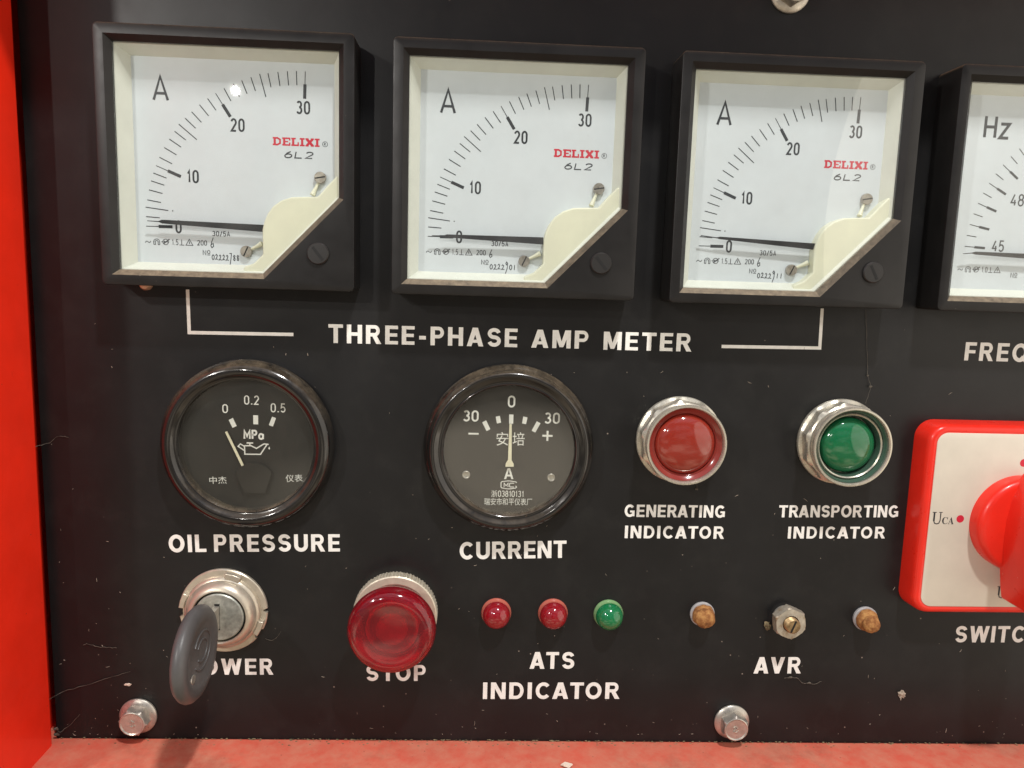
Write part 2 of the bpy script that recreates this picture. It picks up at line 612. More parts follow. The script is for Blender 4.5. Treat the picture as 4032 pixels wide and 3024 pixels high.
STROKES = {
    '0': [('c', arc(.5, .72, .5, .28, 0, 180) + arc(.5, .28, .5, .28, 180, 360))],
    '1': [('o', [(.2, .74), (.72, 1), (.72, 0)])],
    '2': [('o', arc(.5, .73, .48, .27, 165, -25) + [(.02, .0), (1, 0)])],
    '3': [('o', arc(.48, .76, .44, .24, 150, -90)), ('o', arc(.48, .26, .5, .26, 90, -155))],
    '4': [('o', [(.62, 1), (.0, .26), (1, .26)]), ('o', [(.74, .52), (.74, 0)])],
    '5': [('o', [(.95, 1), (.14, 1), (.06, .52)] + arc(.47, .31, .5, .31, 125, -150))],
    '6': [('c', arc(.5, .30, .5, .30, 0, 360, 20)[:-1]), ('o', [(.02, .38), (.25, .72), (.72, 1)])],
    '7': [('o', [(0, 1), (1, 1), (.35, 0)])],
    '8': [('c', arc(.5, .76, .42, .24, 0, 360, 18)[:-1]), ('c', arc(.5, .27, .5, .27, 0, 360, 18)[:-1])],
    '9': [('c', arc(.5, .70, .5, .30, 0, 360, 20)[:-1]), ('o', [(.98, .62), (.75, .28), (.28, 0)])],
    'A': [('o', [(0, 0), (.5, 1), (1, 0)]), ('o', [(.17, .29), (.83, .29)])],
    'H': [('o', [(0, 0), (0, 1)]), ('o', [(1, 0), (1, 1)]), ('o', [(0, .5), (1, .5)])],
    'z': [('o', [(0, .66), (1, .66), (0, 0), (1, 0)])],
    'N': [('o', [(0, 0), (0, 1), (1, 0), (1, 1)])],
    'L': [('o', [(0, 1), (0, 0), (1, 0)])],
    'M': [('o', [(0, 0), (0, 1), (.5, .3), (1, 1), (1, 0)])],
    'P': [('o', [(0, 0), (0, 1), (.55, 1)] + arc(.6, .75, .4, .25, 90, -90)[1:-1] + [(.55, .5), (0, .5)])],
    'a': [('c', arc(.5, .31, .5, .31, 0, 360, 16)[:-1]), ('o', [(1, .62), (1, 0)])],
    'C': [('o', arc(.5, .5, .5, .5, 50, 310))],
    '/': [('o', [(0, -.1), (1, 1.05)])],
    '.': [('o', [(.0, .02), (1, .02)])],
    '~': [('o', [(0, .30), (.2, .58), (.35, .60), (.65, .36), (.8, .34), (1, .66)])],
}
ADV = {'1': .72, '.': .5, '/': .8, 'M': 1.25, 'H': 1.15}


def strokes(mb, s, x, y, wd, h, t, w, gap=None, shear=0.0, ang=0.0):
    """Draw s with strokes: first glyph box at (x, y), glyph width wd, height h, stroke t."""
    gap = wd * 0.22 if gap is None else gap
    cx = x
    ca, sa = math.cos(ang), math.sin(ang)
    for ch in s:
        if ch == ' ':
            cx += wd
            continue
        gw = wd * ADV.get(ch, 1.0)
        for k, (kind, pts) in enumerate(STROKES[ch]):
            q = []
            for px, py in pts:
                a = cx + t / 2 + px * (gw - t) - x
                b = t / 2 + py * (h - t)
                a += b * shear
                q.append((x + a * ca - b * sa, y + a * sa + b * ca))
            mb.ribbon(q, t, w + 0.004 * k, kind == 'c')
        cx += gw + gap
    return cx


GROT = {   # a bold grotesque drawn in units of the capital height
    'I': (.22, [_rc(0, 0, .22, 1)]),
    'T': (.72, [_rc(0, .815, .72, 1), _rc(.25, 0, .47, .815)]),
    'H': (.76, [_rc(0, 0, .22, 1), _rc(.54, 0, .76, 1), _rc(.22, .41, .54, .595)]),
    'E': (.64, [_rc(0, 0, .22, 1), _rc(.22, 0, .64, .18), _rc(.22, .415, .60, .59), _rc(.22, .82, .64, 1)]),
    'F': (.61, [_rc(0, 0, .22, 1), _rc(.22, .40, .57, .575), _rc(.22, .82, .61, 1)]),
    'L': (.60, [_rc(0, 0, .22, 1), _rc(.22, 0, .60, .185)]),
    'U': (.76, [('r', [(.11, 1), (.11, .36)] + arc(.38, .36, .27, .26, 180, 360, 14)[1:] + [(.65, 1)], .215)]),
    'O': (.86, [('c', arc(.43, .5, .322, .405, 0, 360, 32)[:-1], .212)]),
    'Q': (.88, [('c', arc(.43, .5, .322, .405, 0, 360, 32)[:-1], .212), ('r', [(.50, .28), (.84, .0)], .18)]),
    'C': (.80, [('r', arc(.42, .5, .312, .405, 42, 318, 26), .205)]),
    'G': (.82, [('r', arc(.42, .5, .312, .405, 42, 312, 26), .205), _rc(.60, .06, .80, .52), _rc(.44, .37, .60, .52)]),
    'D': (.77, [_rc(0, 0, .22, 1), ('r', [(.2, .905), (.36, .905)] + arc(.36, .5, .30, .405, 90, -90, 16)[1:-1] + [(.36, .095), (.2, .095)], .195)]),
    'P': (.69, [_rc(0, 0, .22, 1), ('r', [(.2, .91), (.41, .91)] + arc(.41, .69, .175, .22, 90, -90, 12)[1:-1] + [(.41, .47), (.2, .47)], .185)]),
    'R': (.77, [_rc(0, 0, .22, 1), ('r', [(.2, .91), (.43, .91)] + arc(.43, .70, .175, .21, 90, -90, 12)[1:-1] + [(.43, .49), (.2, .49)], .185), ('p', [(.30, .45), (.53, .45), (.77, 0), (.52, 0)])]),
    'S': (.70, [('r', arc(.35, .71, .235, .197, 12, 268, 16) + arc(.355, .305, .245, .207, 88, -166, 16), .20)]),
    'Y': (.80, [_rc(.29, 0, .51, .42), ('p', [(0, 1), (.25, 1), (.51, .42), (.29, .38)]), ('p', [(.55, 1), (.80, 1), (.51, .38), (.29, .42)])]),
    'A': (.84, [('p', [(0, 0), (.24, 0), (.53, 1), (.29, 1)]), ('p', [(.84, 0), (.60, 0), (.31, 1), (.55, 1)]), _rc(.19, .19, .65, .355)]),
    'V': (.80, [('p', [(0, 1), (.24, 1), (.52, 0), (.28, 0)]), ('p', [(.80, 1), (.56, 1), (.28, 0), (.52, 0)])]),
    'W': (1.16, [('p', [(0, 1), (.23, 1), (.42, 0), (.20, 0)]), ('p', [(.47, 1), (.68, 1), (.42, 0), (.20, 0)]), ('p', [(.48, 1), (.69, 1), (.96, 0), (.74, 0)]), ('p', [(1.16, 1), (.93, 1), (.74, 0), (.96, 0)])]),
    'M': (.90, [_rc(0, 0, .205, 1), _rc(.695, 0, .90, 1), ('p', [(.02, 1), (.28, 1), (.54, .06), (.36, .06)]), ('p', [(.88, 1), (.62, 1), (.36, .06), (.54, .06)])]),
    'N': (.77, [_rc(0, 0, .205, 1), _rc(.565, 0, .77, 1), ('p', [(.02, 1), (.25, 1), (.75, 0), (.52, 0)])]),
    '-': (.42, [_rc(.04, .30, .38, .49)]),
}


def caption(mb, word, p0, p1, h, w):
    """A printed word running from p0 to p1, capitals h tall."""
    tot = sum(GROT[c][0] for c in word)
    d = Vector(p1) - Vector(p0)
    n = len(word)
    kern = [(-.10 if a + b in ('AT', 'TA', 'AV', 'VA', 'TO', 'CA', 'RA') else 0.0) for a, b in zip(word, word[1:])] + [0.0]
    tot += sum(kern)
    gap = min(.19, max(.06, (d.length / h - tot) / max(1, n - 1)))
    k = d.length / (tot + gap * (n - 1))
    e = d.normalized()
    nr = Vector((-e.y, e.x))
    x = 0.0

    def T(px, py):
        q = Vector(p0) + e * ((x + px) * k) + nr * (py * h)
        return (q.x, q.y)
    for ch, kn_ in zip(word, kern):
        gw, parts = GROT[ch]
        for i, pt in enumerate(parts):
            ww = w + .003 * i
            if pt[0] == 'p':
                mb.flat([T(*q) for q in pt[1]], ww)
            else:
                mb.ribbon([T(*q) for q in pt[1]], pt[2] * h, ww, pt[0] == 'c')
        x += gw + gap + kn_
    return mb


# ------------------------------------------------------------------ the cabinet and the panel
cab = thing('generator_cabinet', 'glossy red painted cabinet housing whose side wall and dusty ledge frame the black panel', 'cabinet', (-120, -164, 0))
mb = MB()   # left wall of the recess with a folded lip near the panel
prof = [(-7.5, -16), (-7.5, 3.9), (-0.4, 4.1), (0.15, 4.7), (0.15, 46), (-12, 46), (-12, -16)]
mb.loft([[(a, -30, b) for a, b in prof], [(a, 295.5, b) for a, b in prof]])
mb.build('side_wall', M['red_wall'], cab, bevel=0.5)
mb = MB()   # roof of the recess, above the picture: it shades the top of the panel
mb.box(-12, 296, -16, 430, 302, 51)
mb.build('roof_lip', M['red_wall'], cab, bevel=0.8)
mb = MB()   # unseen plate added to stop world light leaking round the panel edge
mb.box(-13, -7, -18, 430, 302, -16.2)
mb.build('light_leak_plate', M['dark'], cab)
mb = MB()   # bottom ledge, leaning a little like the sheet in the picture
rings = []
for u in (-6.0, 60.0, 130.0, 200.0, 270.0, 340.0, 420.0):
    y = -0.1 - 0.00795 * (u)
    rings.append([(u, y - 6, -16), (u, y - 6, 33), (u, y - 0.3, 33), (u, y, 32.4), (u, y, 0.9), (u, y - 0.5, 0.35), (u, y - 0.5, -16)])
mb.loft(rings)
mb.build('bottom_ledge', M['red_ledge'], cab)

pan = thing('control_panel', 'black painted steel control panel with white printed lettering and dust specks', 'panel', (0, -164, 0))


def pv(v):     # panel v -> local v of the panel thing
    return v + 164.0


mb = MB()
mb.prism([(-120.9, pv(-164.6)), (420, pv(-168.9)), (420, pv(131)), (-120.9, pv(131))], -2.0, 0.0)
mb.build('panel_sheet', M['panel'], pan, bevel=0.4)

PRINT_W = 0.05


def legend(words, h=None):
    """One printed caption; words: (text, (u0, v0), (u1, v1), cap height)."""
    m_ = MB()
    for s, p0, p1, hh in words:
        caption(m_, s, (p0[0], pv(p0[1])), (p1[0], pv(p1[1])), hh, PRINT_W)
    return m_.build('lettering', M['ink'], pan, smooth=0, flatten=True)


legend([('THREE-PHASE', (-22.6, -17.75), (42.5, -17.6), 6.45), ('AMP', (47.4, -17.58), (67.5, -17.54), 6.3), ('METER', (72.8, -17.68), (104.1, -17.55), 6.35)])
legend([('OIL', (-78.6, -93.55), (-65.6, -93.25), 6.4), ('PRESSURE', (-62.9, -93.2), (-18.7, -92.5), 6.4)])
legend([('CURRENT', (24.1, -95.0), (62.8, -93.9), 6.5)])
legend([('GENERATING', (83.3, -78.2), (120.3, -78.0), 4.6), ('INDICATOR', (83.8, -86.2), (120.5, -86.0), 4.7)])
legend([('TRANSPORTING', (140.3, -77.55), (185.2, -76.9), 4.55), ('INDICATOR', (144.3, -85.55), (181.0, -85.05), 4.5)])
legend([('POWER', (-73.6, -139.7), (-42.7, -139.55), 6.2)])
legend([('STOP', (-9.2, -141.9), (12.6, -141.8), 6.2)])
legend([('ATS', (50.8, -136.9), (67.4, -136.85), 6.6), ('INDICATOR', (33.8, -148.9), (85.0, -148.75), 6.55)])
legend([('AVR', (135.4, -138.45), (153.6, -138.35), 6.55)])
legend([('FREQUENCY', (203.7, -18.2), (259.5, -18.25), 6.6)])
legend([('SWITCH', (212.2, -125.6), (245.6, -125.4), 6.55)])
for pts in ([(-69.75, -0.9), (-69.55, -15.45), (-34.5, -15.2)], [(114.85, -15.45), (150.3, -15.1), (150.0, -1.1)]):
    mb = MB()
    mb.ribbon([(a, pv(b)) for a, b in pts], 1.15, PRINT_W)
    mb.build('bracket_line', M['ink'], pan, smooth=0, flatten=True)
mb = MB()
mb.flat(circ(0.9, 12, (-59.7, pv(-98.0))) , 0.03)
mb.build('keying_notch', M['dark'], pan, smooth=0, flatten=True)

# ------------------------------------------------------------------ square meters
WIN = [(3.25, 3.26), (51.14, 3.26), (76.54, 29.19), (76.54, 76.75), (3.25, 76.75)]
GLS = inset(WIN, 1.75)
DIAL = [(8.2, 7.6), (46.5, 7.6), (72.3, 33.4), (72.3, 72.4), (8.2, 72.4)]
HF = 13.0
DW = 5.0
CX, CY = 61.6, 19.5
ANG = {30: 88.4, 29: 91.6, 28: 94.9, 27: 98.35, 26: 101.95, 25: 104.95, 24: 108.35, 23: 111.9, 22: 115.2, 21: 119.0, 20: 122.6, 19: 126.1, 18: 129.85,
       17: 133.75, 16: 137.1, 15: 140.3, 14: 143.3, 13: 146.75, 12: 150.4, 11: 154.4, 10: 157.7, 9: 160.6, 8: 163.6, 7: 167.0, 6: 170.7, 5: 173.45, 3: 176.85, 0: 180.35}


def pol(a, r):
    return (CX + r * math.cos(math.radians(a)), CY + r * math.sin(math.radians(a)))


def meter_shell(t):
    mb = MB()
    OUT = rrect(0, 0, 80, 80, 1.6, 5)
    o1 = inset(OUT, 0.0)

    def bridge(po, pi_, w):   # not used: face with a hole is made from strips below
        pass
    # outer wall and front rim
    nO = len(OUT)
    rings = [[(x, y, 0.0) for x, y in OUT], [(x, y, HF - 0.5) for x, y in OUT], [(x, y, HF - 0.14) for x, y in inset(OUT, 0.15)], [(x, y, HF) for x, y in inset(OUT, 0.5)]]
    vr = [[mb.v(*p) for p in r] for r in rings]
    for a, b in zip(vr, vr[1:]):
        for i in range(nO):
            j = (i + 1) % nO
            mb.bm.faces.new((a[i], a[j], b[j], b[i]))
    # front face between the rim and the window opening
    wv = [mb.v(x, y, HF) for x, y in WIN]
    front = vr[-1]
    e_o = [mb.bm.edges.get((front[i], front[(i + 1) % nO])) for i in range(nO)]
    e_i = [mb.bm.edges.new((wv[i], wv[(i + 1) % 5])) for i in range(5)]
    bmesh.ops.triangle_fill(mb.bm, use_beauty=True, edges=e_o + e_i)
    gv = [mb.v(x, y, HF - 1.9) for x, y in GLS]
    g2 = [mb.v(x, y, HF - 3.2) for x, y in GLS]
    for a, b in ((wv, gv), (gv, g2)):
        for i in range(5):
            j = (i + 1) % 5
            mb.bm.faces.new((a[i], a[j], b[j], b[i]))
    mb.build('bezel', M['bezel'], t, smooth=25)
    mb = MB()
    GO = inset(GLS, -0.4)
    mb.prism(inset(GLS, 0.02), HF - 2.9, HF - 2.1)
    mb.build('glass', M['glass'], t, smooth=0)
    # cream tray around the dial
    mb = MB()
    mb.loft([[(x, y, HF - 3.1) for x, y in inset(GLS, -0.6)], [(x, y, HF - 3.1) for x, y in inset(GLS, 0.25)], [(x, y, DW + 0.02) for x, y in DIAL], [(x, y, DW - 0.6) for x, y in DIAL]], False, False)
    mb.build('dial_surround', M['tray'], t, smooth=20)
    mb = MB()
    mb.flat(inset(DIAL, -0.5), DW)
    return mb.build('dial', M['dial_white'], t, smooth=0, flatten=True)


def meter_hardware(t, slot_deg=-52):
    cover = [(49.8, 11.2), (49.7, 19), (50.3, 21.6), (51.4, 24.2), (53.2, 26.7), (55.8, 28.6), (59.2, 29.8), (64.2, 30.1), (67.6, 30.2), (70.5, 33.6), (73.6, 36.9),
             (74.6, 36.9), (74.6, 29.6), (50.6, 5.2), (43.4, 5.2), (43.6, 6.9), (46.9, 8.3)]
    mb = MB()
    mb.prism(cover, DW - 0.4, 9.0)
    mb.build('coil_cover', M['cream'], t, smooth=30, bevel=0.6, seg=3)
    for (sx, sy), (lx, ly), sd in (((67.8, 36.6), (65.4, 30.9), 10), ((43.6, 12.0), (48.9, 14.7), 65)):
        mb = MB()
        mb.lathe([(0, DW + .1), (1.9, DW + .1), (1.9, 6.2), (1.75, 6.5), (0.0, 6.5)], (sx, sy), 28)
        s_ = mb.build('terminal_screw', M['screw'], t)
        mb = MB()
        a = math.radians(sd)
        dx, dy = math.cos(a), math.sin(a)
        mb.flat([(sx + dx * 1.7 - dy * .22, sy + dy * 1.7 + dx * .22), (sx - dx * 1.7 - dy * .22, sy - dy * 1.7 + dx * .22),
                 (sx - dx * 1.7 + dy * .22, sy - dy * 1.7 - dx * .22), (sx + dx * 1.7 + dy * .22, sy + dy * 1.7 - dx * .22)], 6.53)
        mb.build('slot', M['dark'], s_, smooth=0, flatten=True)
        mb = MB()
        mb.tube([(sx + (lx - sx) * .30, sy + (ly - sy) * .30, 5.5), (sx + (lx - sx) * .6, sy + (ly - sy) * .6, 5.9), (lx, ly, 6.6)], [0.5, 0.55, 0.9], 10)
        mb.build('lug', M['cream'], t, smooth=60)
    mb = MB()
    sx, sy = 68.45, 11.9
    mb.lathe([(3.5, HF - .2), (3.5, HF + .55), (3.2, HF + .9), (0, HF + .95)], (sx, sy), 40)
    z = mb.build('zero_adjuster', M['zadj'], t, smooth=30)
    mb = MB()
    a = math.radians(slot_deg)
    dx, dy = math.cos(a) * 2.6, math.sin(a) * 2.6
    ex, ey = -math.sin(a) * .46, math.cos(a) * .46
    mb.flat([(sx + dx + ex, sy + dy + ey), (sx - dx + ex, sy - dy + ey), (sx - dx - ex, sy - dy - ey), (sx + dx - ex, sy + dy - ey)], HF + .99)
    mb.build('slot', M['dark'], z, smooth=0, flatten=True)


def pointer_part(t, tip, neck, end_hi, end_lo):
    mb = MB()
    w = 7.6
    (tx, ty), (nx, ny, nh) = tip, neck
    poly = [(tx, ty + .12), (tx, ty - .12), (nx - 1.1, ny - .16), (nx, ny - nh), end_lo, end_hi, (nx, ny + nh), (nx - 1.1, ny + .16)]
    mb.prism(poly, w, w + .35)
    return mb.build('pointer', M['pointer'], t, smooth=0)


def symbols(mb, first, w):
    """The row of small class symbols at the bottom of the dial."""
    y = 13.35
    t = .23
    strokes(mb, '~', 10.6, y - .1, 2.1, 1.9, t, w)
    mb.ribbon([(13.5, y), (13.5, y + .9)] + arc(14.45, y + .9, .95, .95, 180, 0, 10) + [(15.4, y), (14.9, y), (14.9, y + .85)] + arc(14.45, y + .85, .45, .5, 0, 180, 8) + [(14.0, y), (13.5, y)], t, w)
    mb.ribbon(arc(17.3, y + .95, .9, .9, 0, 360, 18)[:-1], t, w, True)
    mb.ribbon([(15.9, y + .95), (18.5, y + .95)], t, w + .004)
    mb.ribbon([(16.7, y + .4), (18.6, y + 1.9)], t * 1.6, w + .008)
    mb.flat([(16.8, y + .5), (16.8, y + 1.45), (17.6, y + .97)], w + .012)
    strokes(mb, first, 19.3, y, .85, 1.95, t, w, .12)
    mb.ribbon([(21.7, y + .1), (23.3, y + .1)], t, w)
    mb.ribbon([(22.5, y + .1), (22.5, y + 1.9)], t, w + .004)
    mb.ribbon([(23.85, y + .1), (26.1, y + .1), (24.97, y + 2.05)], t, w, True)
    mb.ribbon([(24.97, y + .5), (24.97, y + 1.35)], t * 1.2, w + .004)


def slab_word(mb, x0, y0, x1, h, w):
    """Heavy slab-serif capitals D E L I X I."""
    cells = [('D', 1.28), ('E', 1.2), ('L', 1.12), ('I', .72), ('X', 1.25), ('I', .72)]
    tot = sum(c for _, c in cells) + .12 * 5
    k = (x1 - x0) / tot
    x = x0
    T, S = .34, .20
    for ch, cw in cells:
        g = cw * k

        def R(a, b, c, d, dw=0.0):
            mb.flat([(x + a * g, y0 + b * h), (x + c * g, y0 + b * h), (x + c * g, y0 + d * h), (x + a * g, y0 + d * h)], w + dw)
        st = T * k / g
        if ch == 'I':
            R(0, 0, 1, S); R(0, 1 - S, 1, 1); R(.5 - st / 2, S, .5 + st / 2, 1 - S)
        elif ch == 'L':
            R(0, 0, 1, S); R(0, 1 - S, .6, 1); R(.1, S, .1 + st, 1 - S); R(.82, S, 1, .48)
        elif ch == 'E':
            R(0, 0, 1, S); R(0, 1 - S, 1, 1); R(.1, S, .1 + st, 1 - S); R(.1 + st, .42, .72, .58); R(.82, S, 1, .40); R(.82, .64, 1, 1 - S)
        elif ch == 'D':
            R(0, 0, .1 + st, S); R(0, 1 - S, .1 + st, 1); R(.1, S, .1 + st, 1 - S)
            pts = [(x + (.1 + st) * g, y0 + .1 * h), (x + .55 * g, y0 + .1 * h), (x + .84 * g, y0 + .28 * h), (x + .84 * g, y0 + .72 * h), (x + .55 * g, y0 + .9 * h), (x + (.1 + st) * g, y0 + .9 * h)]
            mb.ribbon(pts, .22 * h, w + .004)
        else:
            mb.ribbon([(x + .16 * g, y0 + .9 * h), (x + .84 * g, y0 + .1 * h)], .34 * h, w)
            mb.ribbon([(x + .16 * g, y0 + .1 * h), (x + .84 * g, y0 + .9 * h)], .30 * h, w + .004)
            for a in (0, .62):
                R(a, 0, a + .38, S * .9, .008); R(a, 1 - S * .9, a + .38, 1, .008)
        x += g + .12 * k


HAND = {
    '0': [[(.5, 1), (.15, .7), (.1, .3), (.4, 0), (.8, .2), (.85, .7), (.5, 1)]],
    '2': [[(.1, .75), (.4, 1), (.7, .8), (.55, .45), (.05, .02), (.5, .12), (1, .02)]],
    '7': [[(0, 1.25), (.7, 1.3), (.55, .4), (.2, -.9)]],
    '8': [[(.8, .85), (.4, 1), (.15, .75), (.75, .35), (.6, 0), (.2, .1), (.35, .5), (.8, .85)]],
    '9': [[(.75, 1.2), (.4, 1.5), (.15, 1.2), (.4, .9), (.75, 1.2), (.6, .2), (.1, -.8)]],
    '1': [[(.5, 1), (.4, 0)]],
    '6': [[(.7, 1.0), (.3, .55), (.1, .2), (.35, 0), (.75, .15), (.65, .42), (.2, .3)]],
}


def hand(mb, s, x, y, step, h, t, w, seed=0):
    rnd = random.Random(seed)
    for ch in s:
        dy = rnd.uniform(-.12, .12)
        for k, pts in enumerate(HAND[ch]):
            mb.ribbon([(x + px * step * .82, y + dy + py * h) for px, py in pts], t, w + .003 * k)
        x += step


def amp_dial(t, dial, serial, seed, six_h):
    w = DW + .03
    mb = MB()
    for n_, a in ANG.items():
        if n_ in (0, 10, 20, 30):
            mb.ribbon([pol(a, 50.4), pol(a, 46.4)], .26, w)
            mb.ribbon([pol(a, 46.4), pol(a, 41.9)], 1.02, w + .004)
        elif n_ in (5, 15, 25):
            mb.ribbon([pol(a, 50.7), pol(a, 43.4)], .31, w)
        else:
            mb.ribbon([pol(a, 50.4), pol(a, 46.0)], .31, w)
    mb.flat(circ(.22, 8, pol(173.3, 42.0)), w)
    mb.build('scale_marks', M['black'], dial, smooth=0, flatten=True)
    mb = MB()
    strokes(mb, '30', 60.0, 56.5, 2.05, 4.25, .62, w, .42)
    strokes(mb, '20', 39.0, 50.2, 2.05, 4.25, .62, w, .42)
    strokes(mb, '10', 24.6, 33.45, 2.05, 4.25, .62, w, .42)
    strokes(mb, '0', 20.6, 17.2, 2.05, 4.25, .62, w)
    strokes(mb, 'A', 14.5, 58.7, 5.3, 8.1, .84, w)
    mb.build('scale_numerals', M['black'], dial, smooth=0, flatten=True)
    mb = MB()
    slab_word(mb, 52.4, 46.45, 67.5, 2.62, w)
    mb.build('maker_name', M['crimson'], dial, smooth=0, flatten=True)
    mb = MB()
    strokes(mb, '6L2', 55.9, 42.5, 2.6, 2.35, .40, w, .75, .22)
    mb.build('model_number', M['grey'], dial, smooth=0, flatten=True)
    mb = MB()
    mb.ribbon(circ(.82, 18, (69.25, 47.4)), .17, w, True)
    mb.ribbon([(69.0, 47.0), (69.0, 47.85), (69.4, 47.75), (69.35, 47.45), (69.0, 47.4), (69.5, 47.0)], .16, w + .004)
    mb.build('registered_mark', M['grey'], dial, smooth=0, flatten=True)
    mb = MB()
    strokes(mb, '30/5A', 32.4, 16.65, 1.02, 1.75, .27, w, .22)
    mb.build('ratio_print', M['grey'], dial, smooth=0, flatten=True)
    mb = MB()
    symbols(mb, '1.5', w)
    strokes(mb, '200', 27.5, 13.5, .95, 1.75, .25, w, .16)
    mb.build('class_symbols', M['grey'], dial, smooth=0, flatten=True)
    mb = MB()
    strokes(mb, 'N', 29.2, 10.35, 1.15, 1.75, .25, w)
    mb.ribbon([(31.15 + .42 * math.cos(k * PI / 7), 11.45 + .55 * math.sin(k * PI / 7)) for k in range(14)], .22, w, True)
    mb.ribbon([(30.65, 10.5), (31.65, 10.5)], .22, w)
    mb.build('serial_prefix', M['grey'], dial, smooth=0, flatten=True)
    mb = MB()
    hand(mb, '6', 31.75, 12.9, 1.7, six_h, .27, w, seed)
    hand(mb, serial, 32.1, 9.0, 9.2 / len(serial), 1.7, .27, w, seed)
    mb.build('handwriting', M['black'], dial, smooth=0, flatten=True)


METERS = [
    ((-91.9, 0.27), 'black square amp meter above the oil pressure gauge, scale 0 to 30', '02222788', ((12.75, 20.75), (17.5, 20.67, .6), (49.85, 20.72), (49.82, 18.41)), -52, 3.3),
    ((0.0, 0.0), 'black square amp meter above the current gauge, needle covering its zero mark', '0222901', ((12.7, 19.3), (17.7, 19.38, .52), (49.63, 19.96), (49.72, 17.61)), -50, 2.7),
    ((91.8, -0.18), 'black square amp meter above the red and green indicator lamps', '0222911', ((10.9, 22.5), (17.45, 21.9, .42), (50.2, 21.12), (50.35, 18.98)), -62, 3.2),
]
for (mu, mv), lab, serial, pt, sd, sh in METERS:
    t = thing('amp_meter', lab, 'meter', (mu, mv, 0), 'ammeters along the top of the panel')
    d = meter_shell(t)
    meter_hardware(t, sd)
    pointer_part(t, *pt)
    amp_dial(t, d, serial, len(serial) + int(mu), sh)

t = thing('frequency_meter', 'black square meter marked Hz at the right edge, beside the three amp meters', 'meter', (183.8, -0.25, 0))
d = meter_shell(t)
meter_hardware(t, -50)
pointer_part(t, (10.4, 19.4), (14.6, 19.75, .5), (49.6, 20.0), (49.7, 17.7))
w = DW + .03
mb = MB()
a = 177.0
k = 0
while a > 86:
    if k % 2 == 0:
        mb.ribbon([pol(a, 49.3), pol(a, 45.8)], .28, w)
        mb.ribbon([pol(a, 45.8), pol(a, 42.0)], .82, w + .004)
    else:
        mb.ribbon([pol(a, 49.3), pol(a, 45.8)], .30, w)
    a -= 4.38
    k += 1
mb.build('scale_marks', M['black'], d, smooth=0, flatten=True)
mb = MB()
strokes(mb, '48', 26.9, 36.2, 2.2, 4.2, .5, w, .4)
strokes(mb, '45', 22.1, 20.55, 2.0, 4.0, .5, w, .4)
strokes(mb, 'Hz', 14.6, 58.2, 4.0, 7.9, 1.0, w, .8)
mb.build('scale_numerals', M['black'], d, smooth=0, flatten=True)
mb = MB()
symbols(mb, '1.0', w)
mb.build('class_symbols', M['grey'], d, smooth=0, flatten=True)
mb = MB()
strokes(mb, 'N', 29.9, 11.8, 1.2, 1.9, .26, w)
mb.ribbon([(31.85 + .42 * math.cos(k * PI / 7), 12.95 + .55 * math.sin(k * PI / 7)) for k in range(14)], .22, w, True)
mb.ribbon([(31.35, 11.95), (32.35, 11.95)], .22, w)
mb.build('serial_prefix', M['grey'], d, smooth=0, flatten=True)


# ------------------------------------------------------------------ round gauges
def gauge_body(t, prof, r_in):
    mb = MB()
    mb.lathe(prof, n=128)
    mb.build('bezel', M['gring'], t, smooth=50)
    mb = MB()
    mb.lathe([(0, 4.6), (r_in + .2, 4.6), (r_in + .2, 5.1), (0, 5.1)], n=96)
    mb.build('glass', M['gglass'], t, smooth=30)
    mb = MB()
    mb.lathe([(r_in + .6, 2.2), (r_in + .6, 2.6), (0, 2.6)], n=96)
    return mb.build('dial', M['gdial'], t, smooth=30)


GW = 2.64
t = thing('oil_pressure_gauge', 'round black gauge with oil can symbol and needle left of zero, dusty rim', 'gauge', (-49.6, -53.4, 0))
d = gauge_body(t, [(28.2, 0), (29.2, .6), (29.5, 2.2), (29.2, 4.4), (28.2, 6.4), (26.9, 7.4), (25.6, 7.6), (24.6, 7.1), (23.9, 6.3), (23.2, 6.2), (22.9, 5.6), (22.6, 4.0), (22.6, 2.3)], 22.7)
mb = MB()
strokes(mb, '0', -8.6, 10.8, 1.9, 3.1, .42, GW)
strokes(mb, '0.2', -1.2, 13.9, 1.75, 3.2, .40, GW, .35)
strokes(mb, '0.5', 7.75, 11.4, 1.75, 3.2, .40, GW, .35)
mb.build('scale_numerals', M['gprint'], d, smooth=0, flatten=True)
for q in ([(-6.5, 8.4), (-5.1, 9.2), (-3.85, 6.35), (-5.3, 5.7)], [(1.8, 10.25), (3.45, 10.25), (3.45, 7.1), (1.8, 7.1)], [(8.2, 9.9), (9.5, 9.4), (8.45, 6.4), (7.05, 6.9)]):
    mb = MB()
    mb.flat(q, GW)
    mb.build('scale_mark', M['gprint'], d, smooth=0, flatten=True)
mb = MB()
strokes(mb, 'MPa', -1.6, 1.65, 1.95, 3.5, .62, GW, .3)
mb.build('unit_lettering', M['gprint'], d, smooth=0, flatten=True)
mb = MB()
mb.ribbon([(-1.35, -.5), (.9, -.45), (2.7, -1.4), (5.3, .25), (6.9, .1)], .42, GW)
mb.ribbon([(6.3, .0), (4.1, -3.45), (-1.25, -3.5), (-1.35, -.5)], .42, GW + .004)
mb.ribbon([(-1.4, -.7), (-2.7, .1), (-3.5, -.75), (-1.4, -2.2)], .4, GW + .008)
mb.ribbon([(-.6, .5), (1.65, .5)], .45, GW + .004)
mb.ribbon([(.52, .4), (.52, -.5)], .4, GW + .008)
mb.flat([(7.1, -.6), (6.75, -1.35), (7.1, -1.75), (7.4, -1.35)], GW)
mb.build('oil_can_symbol', M['gprint'], d, smooth=0, flatten=True)
mb = MB()
type_on(mb, '中杰', (-13.5, -14.3), (-7.6, -14.1), 2.6, GW, hs=1)
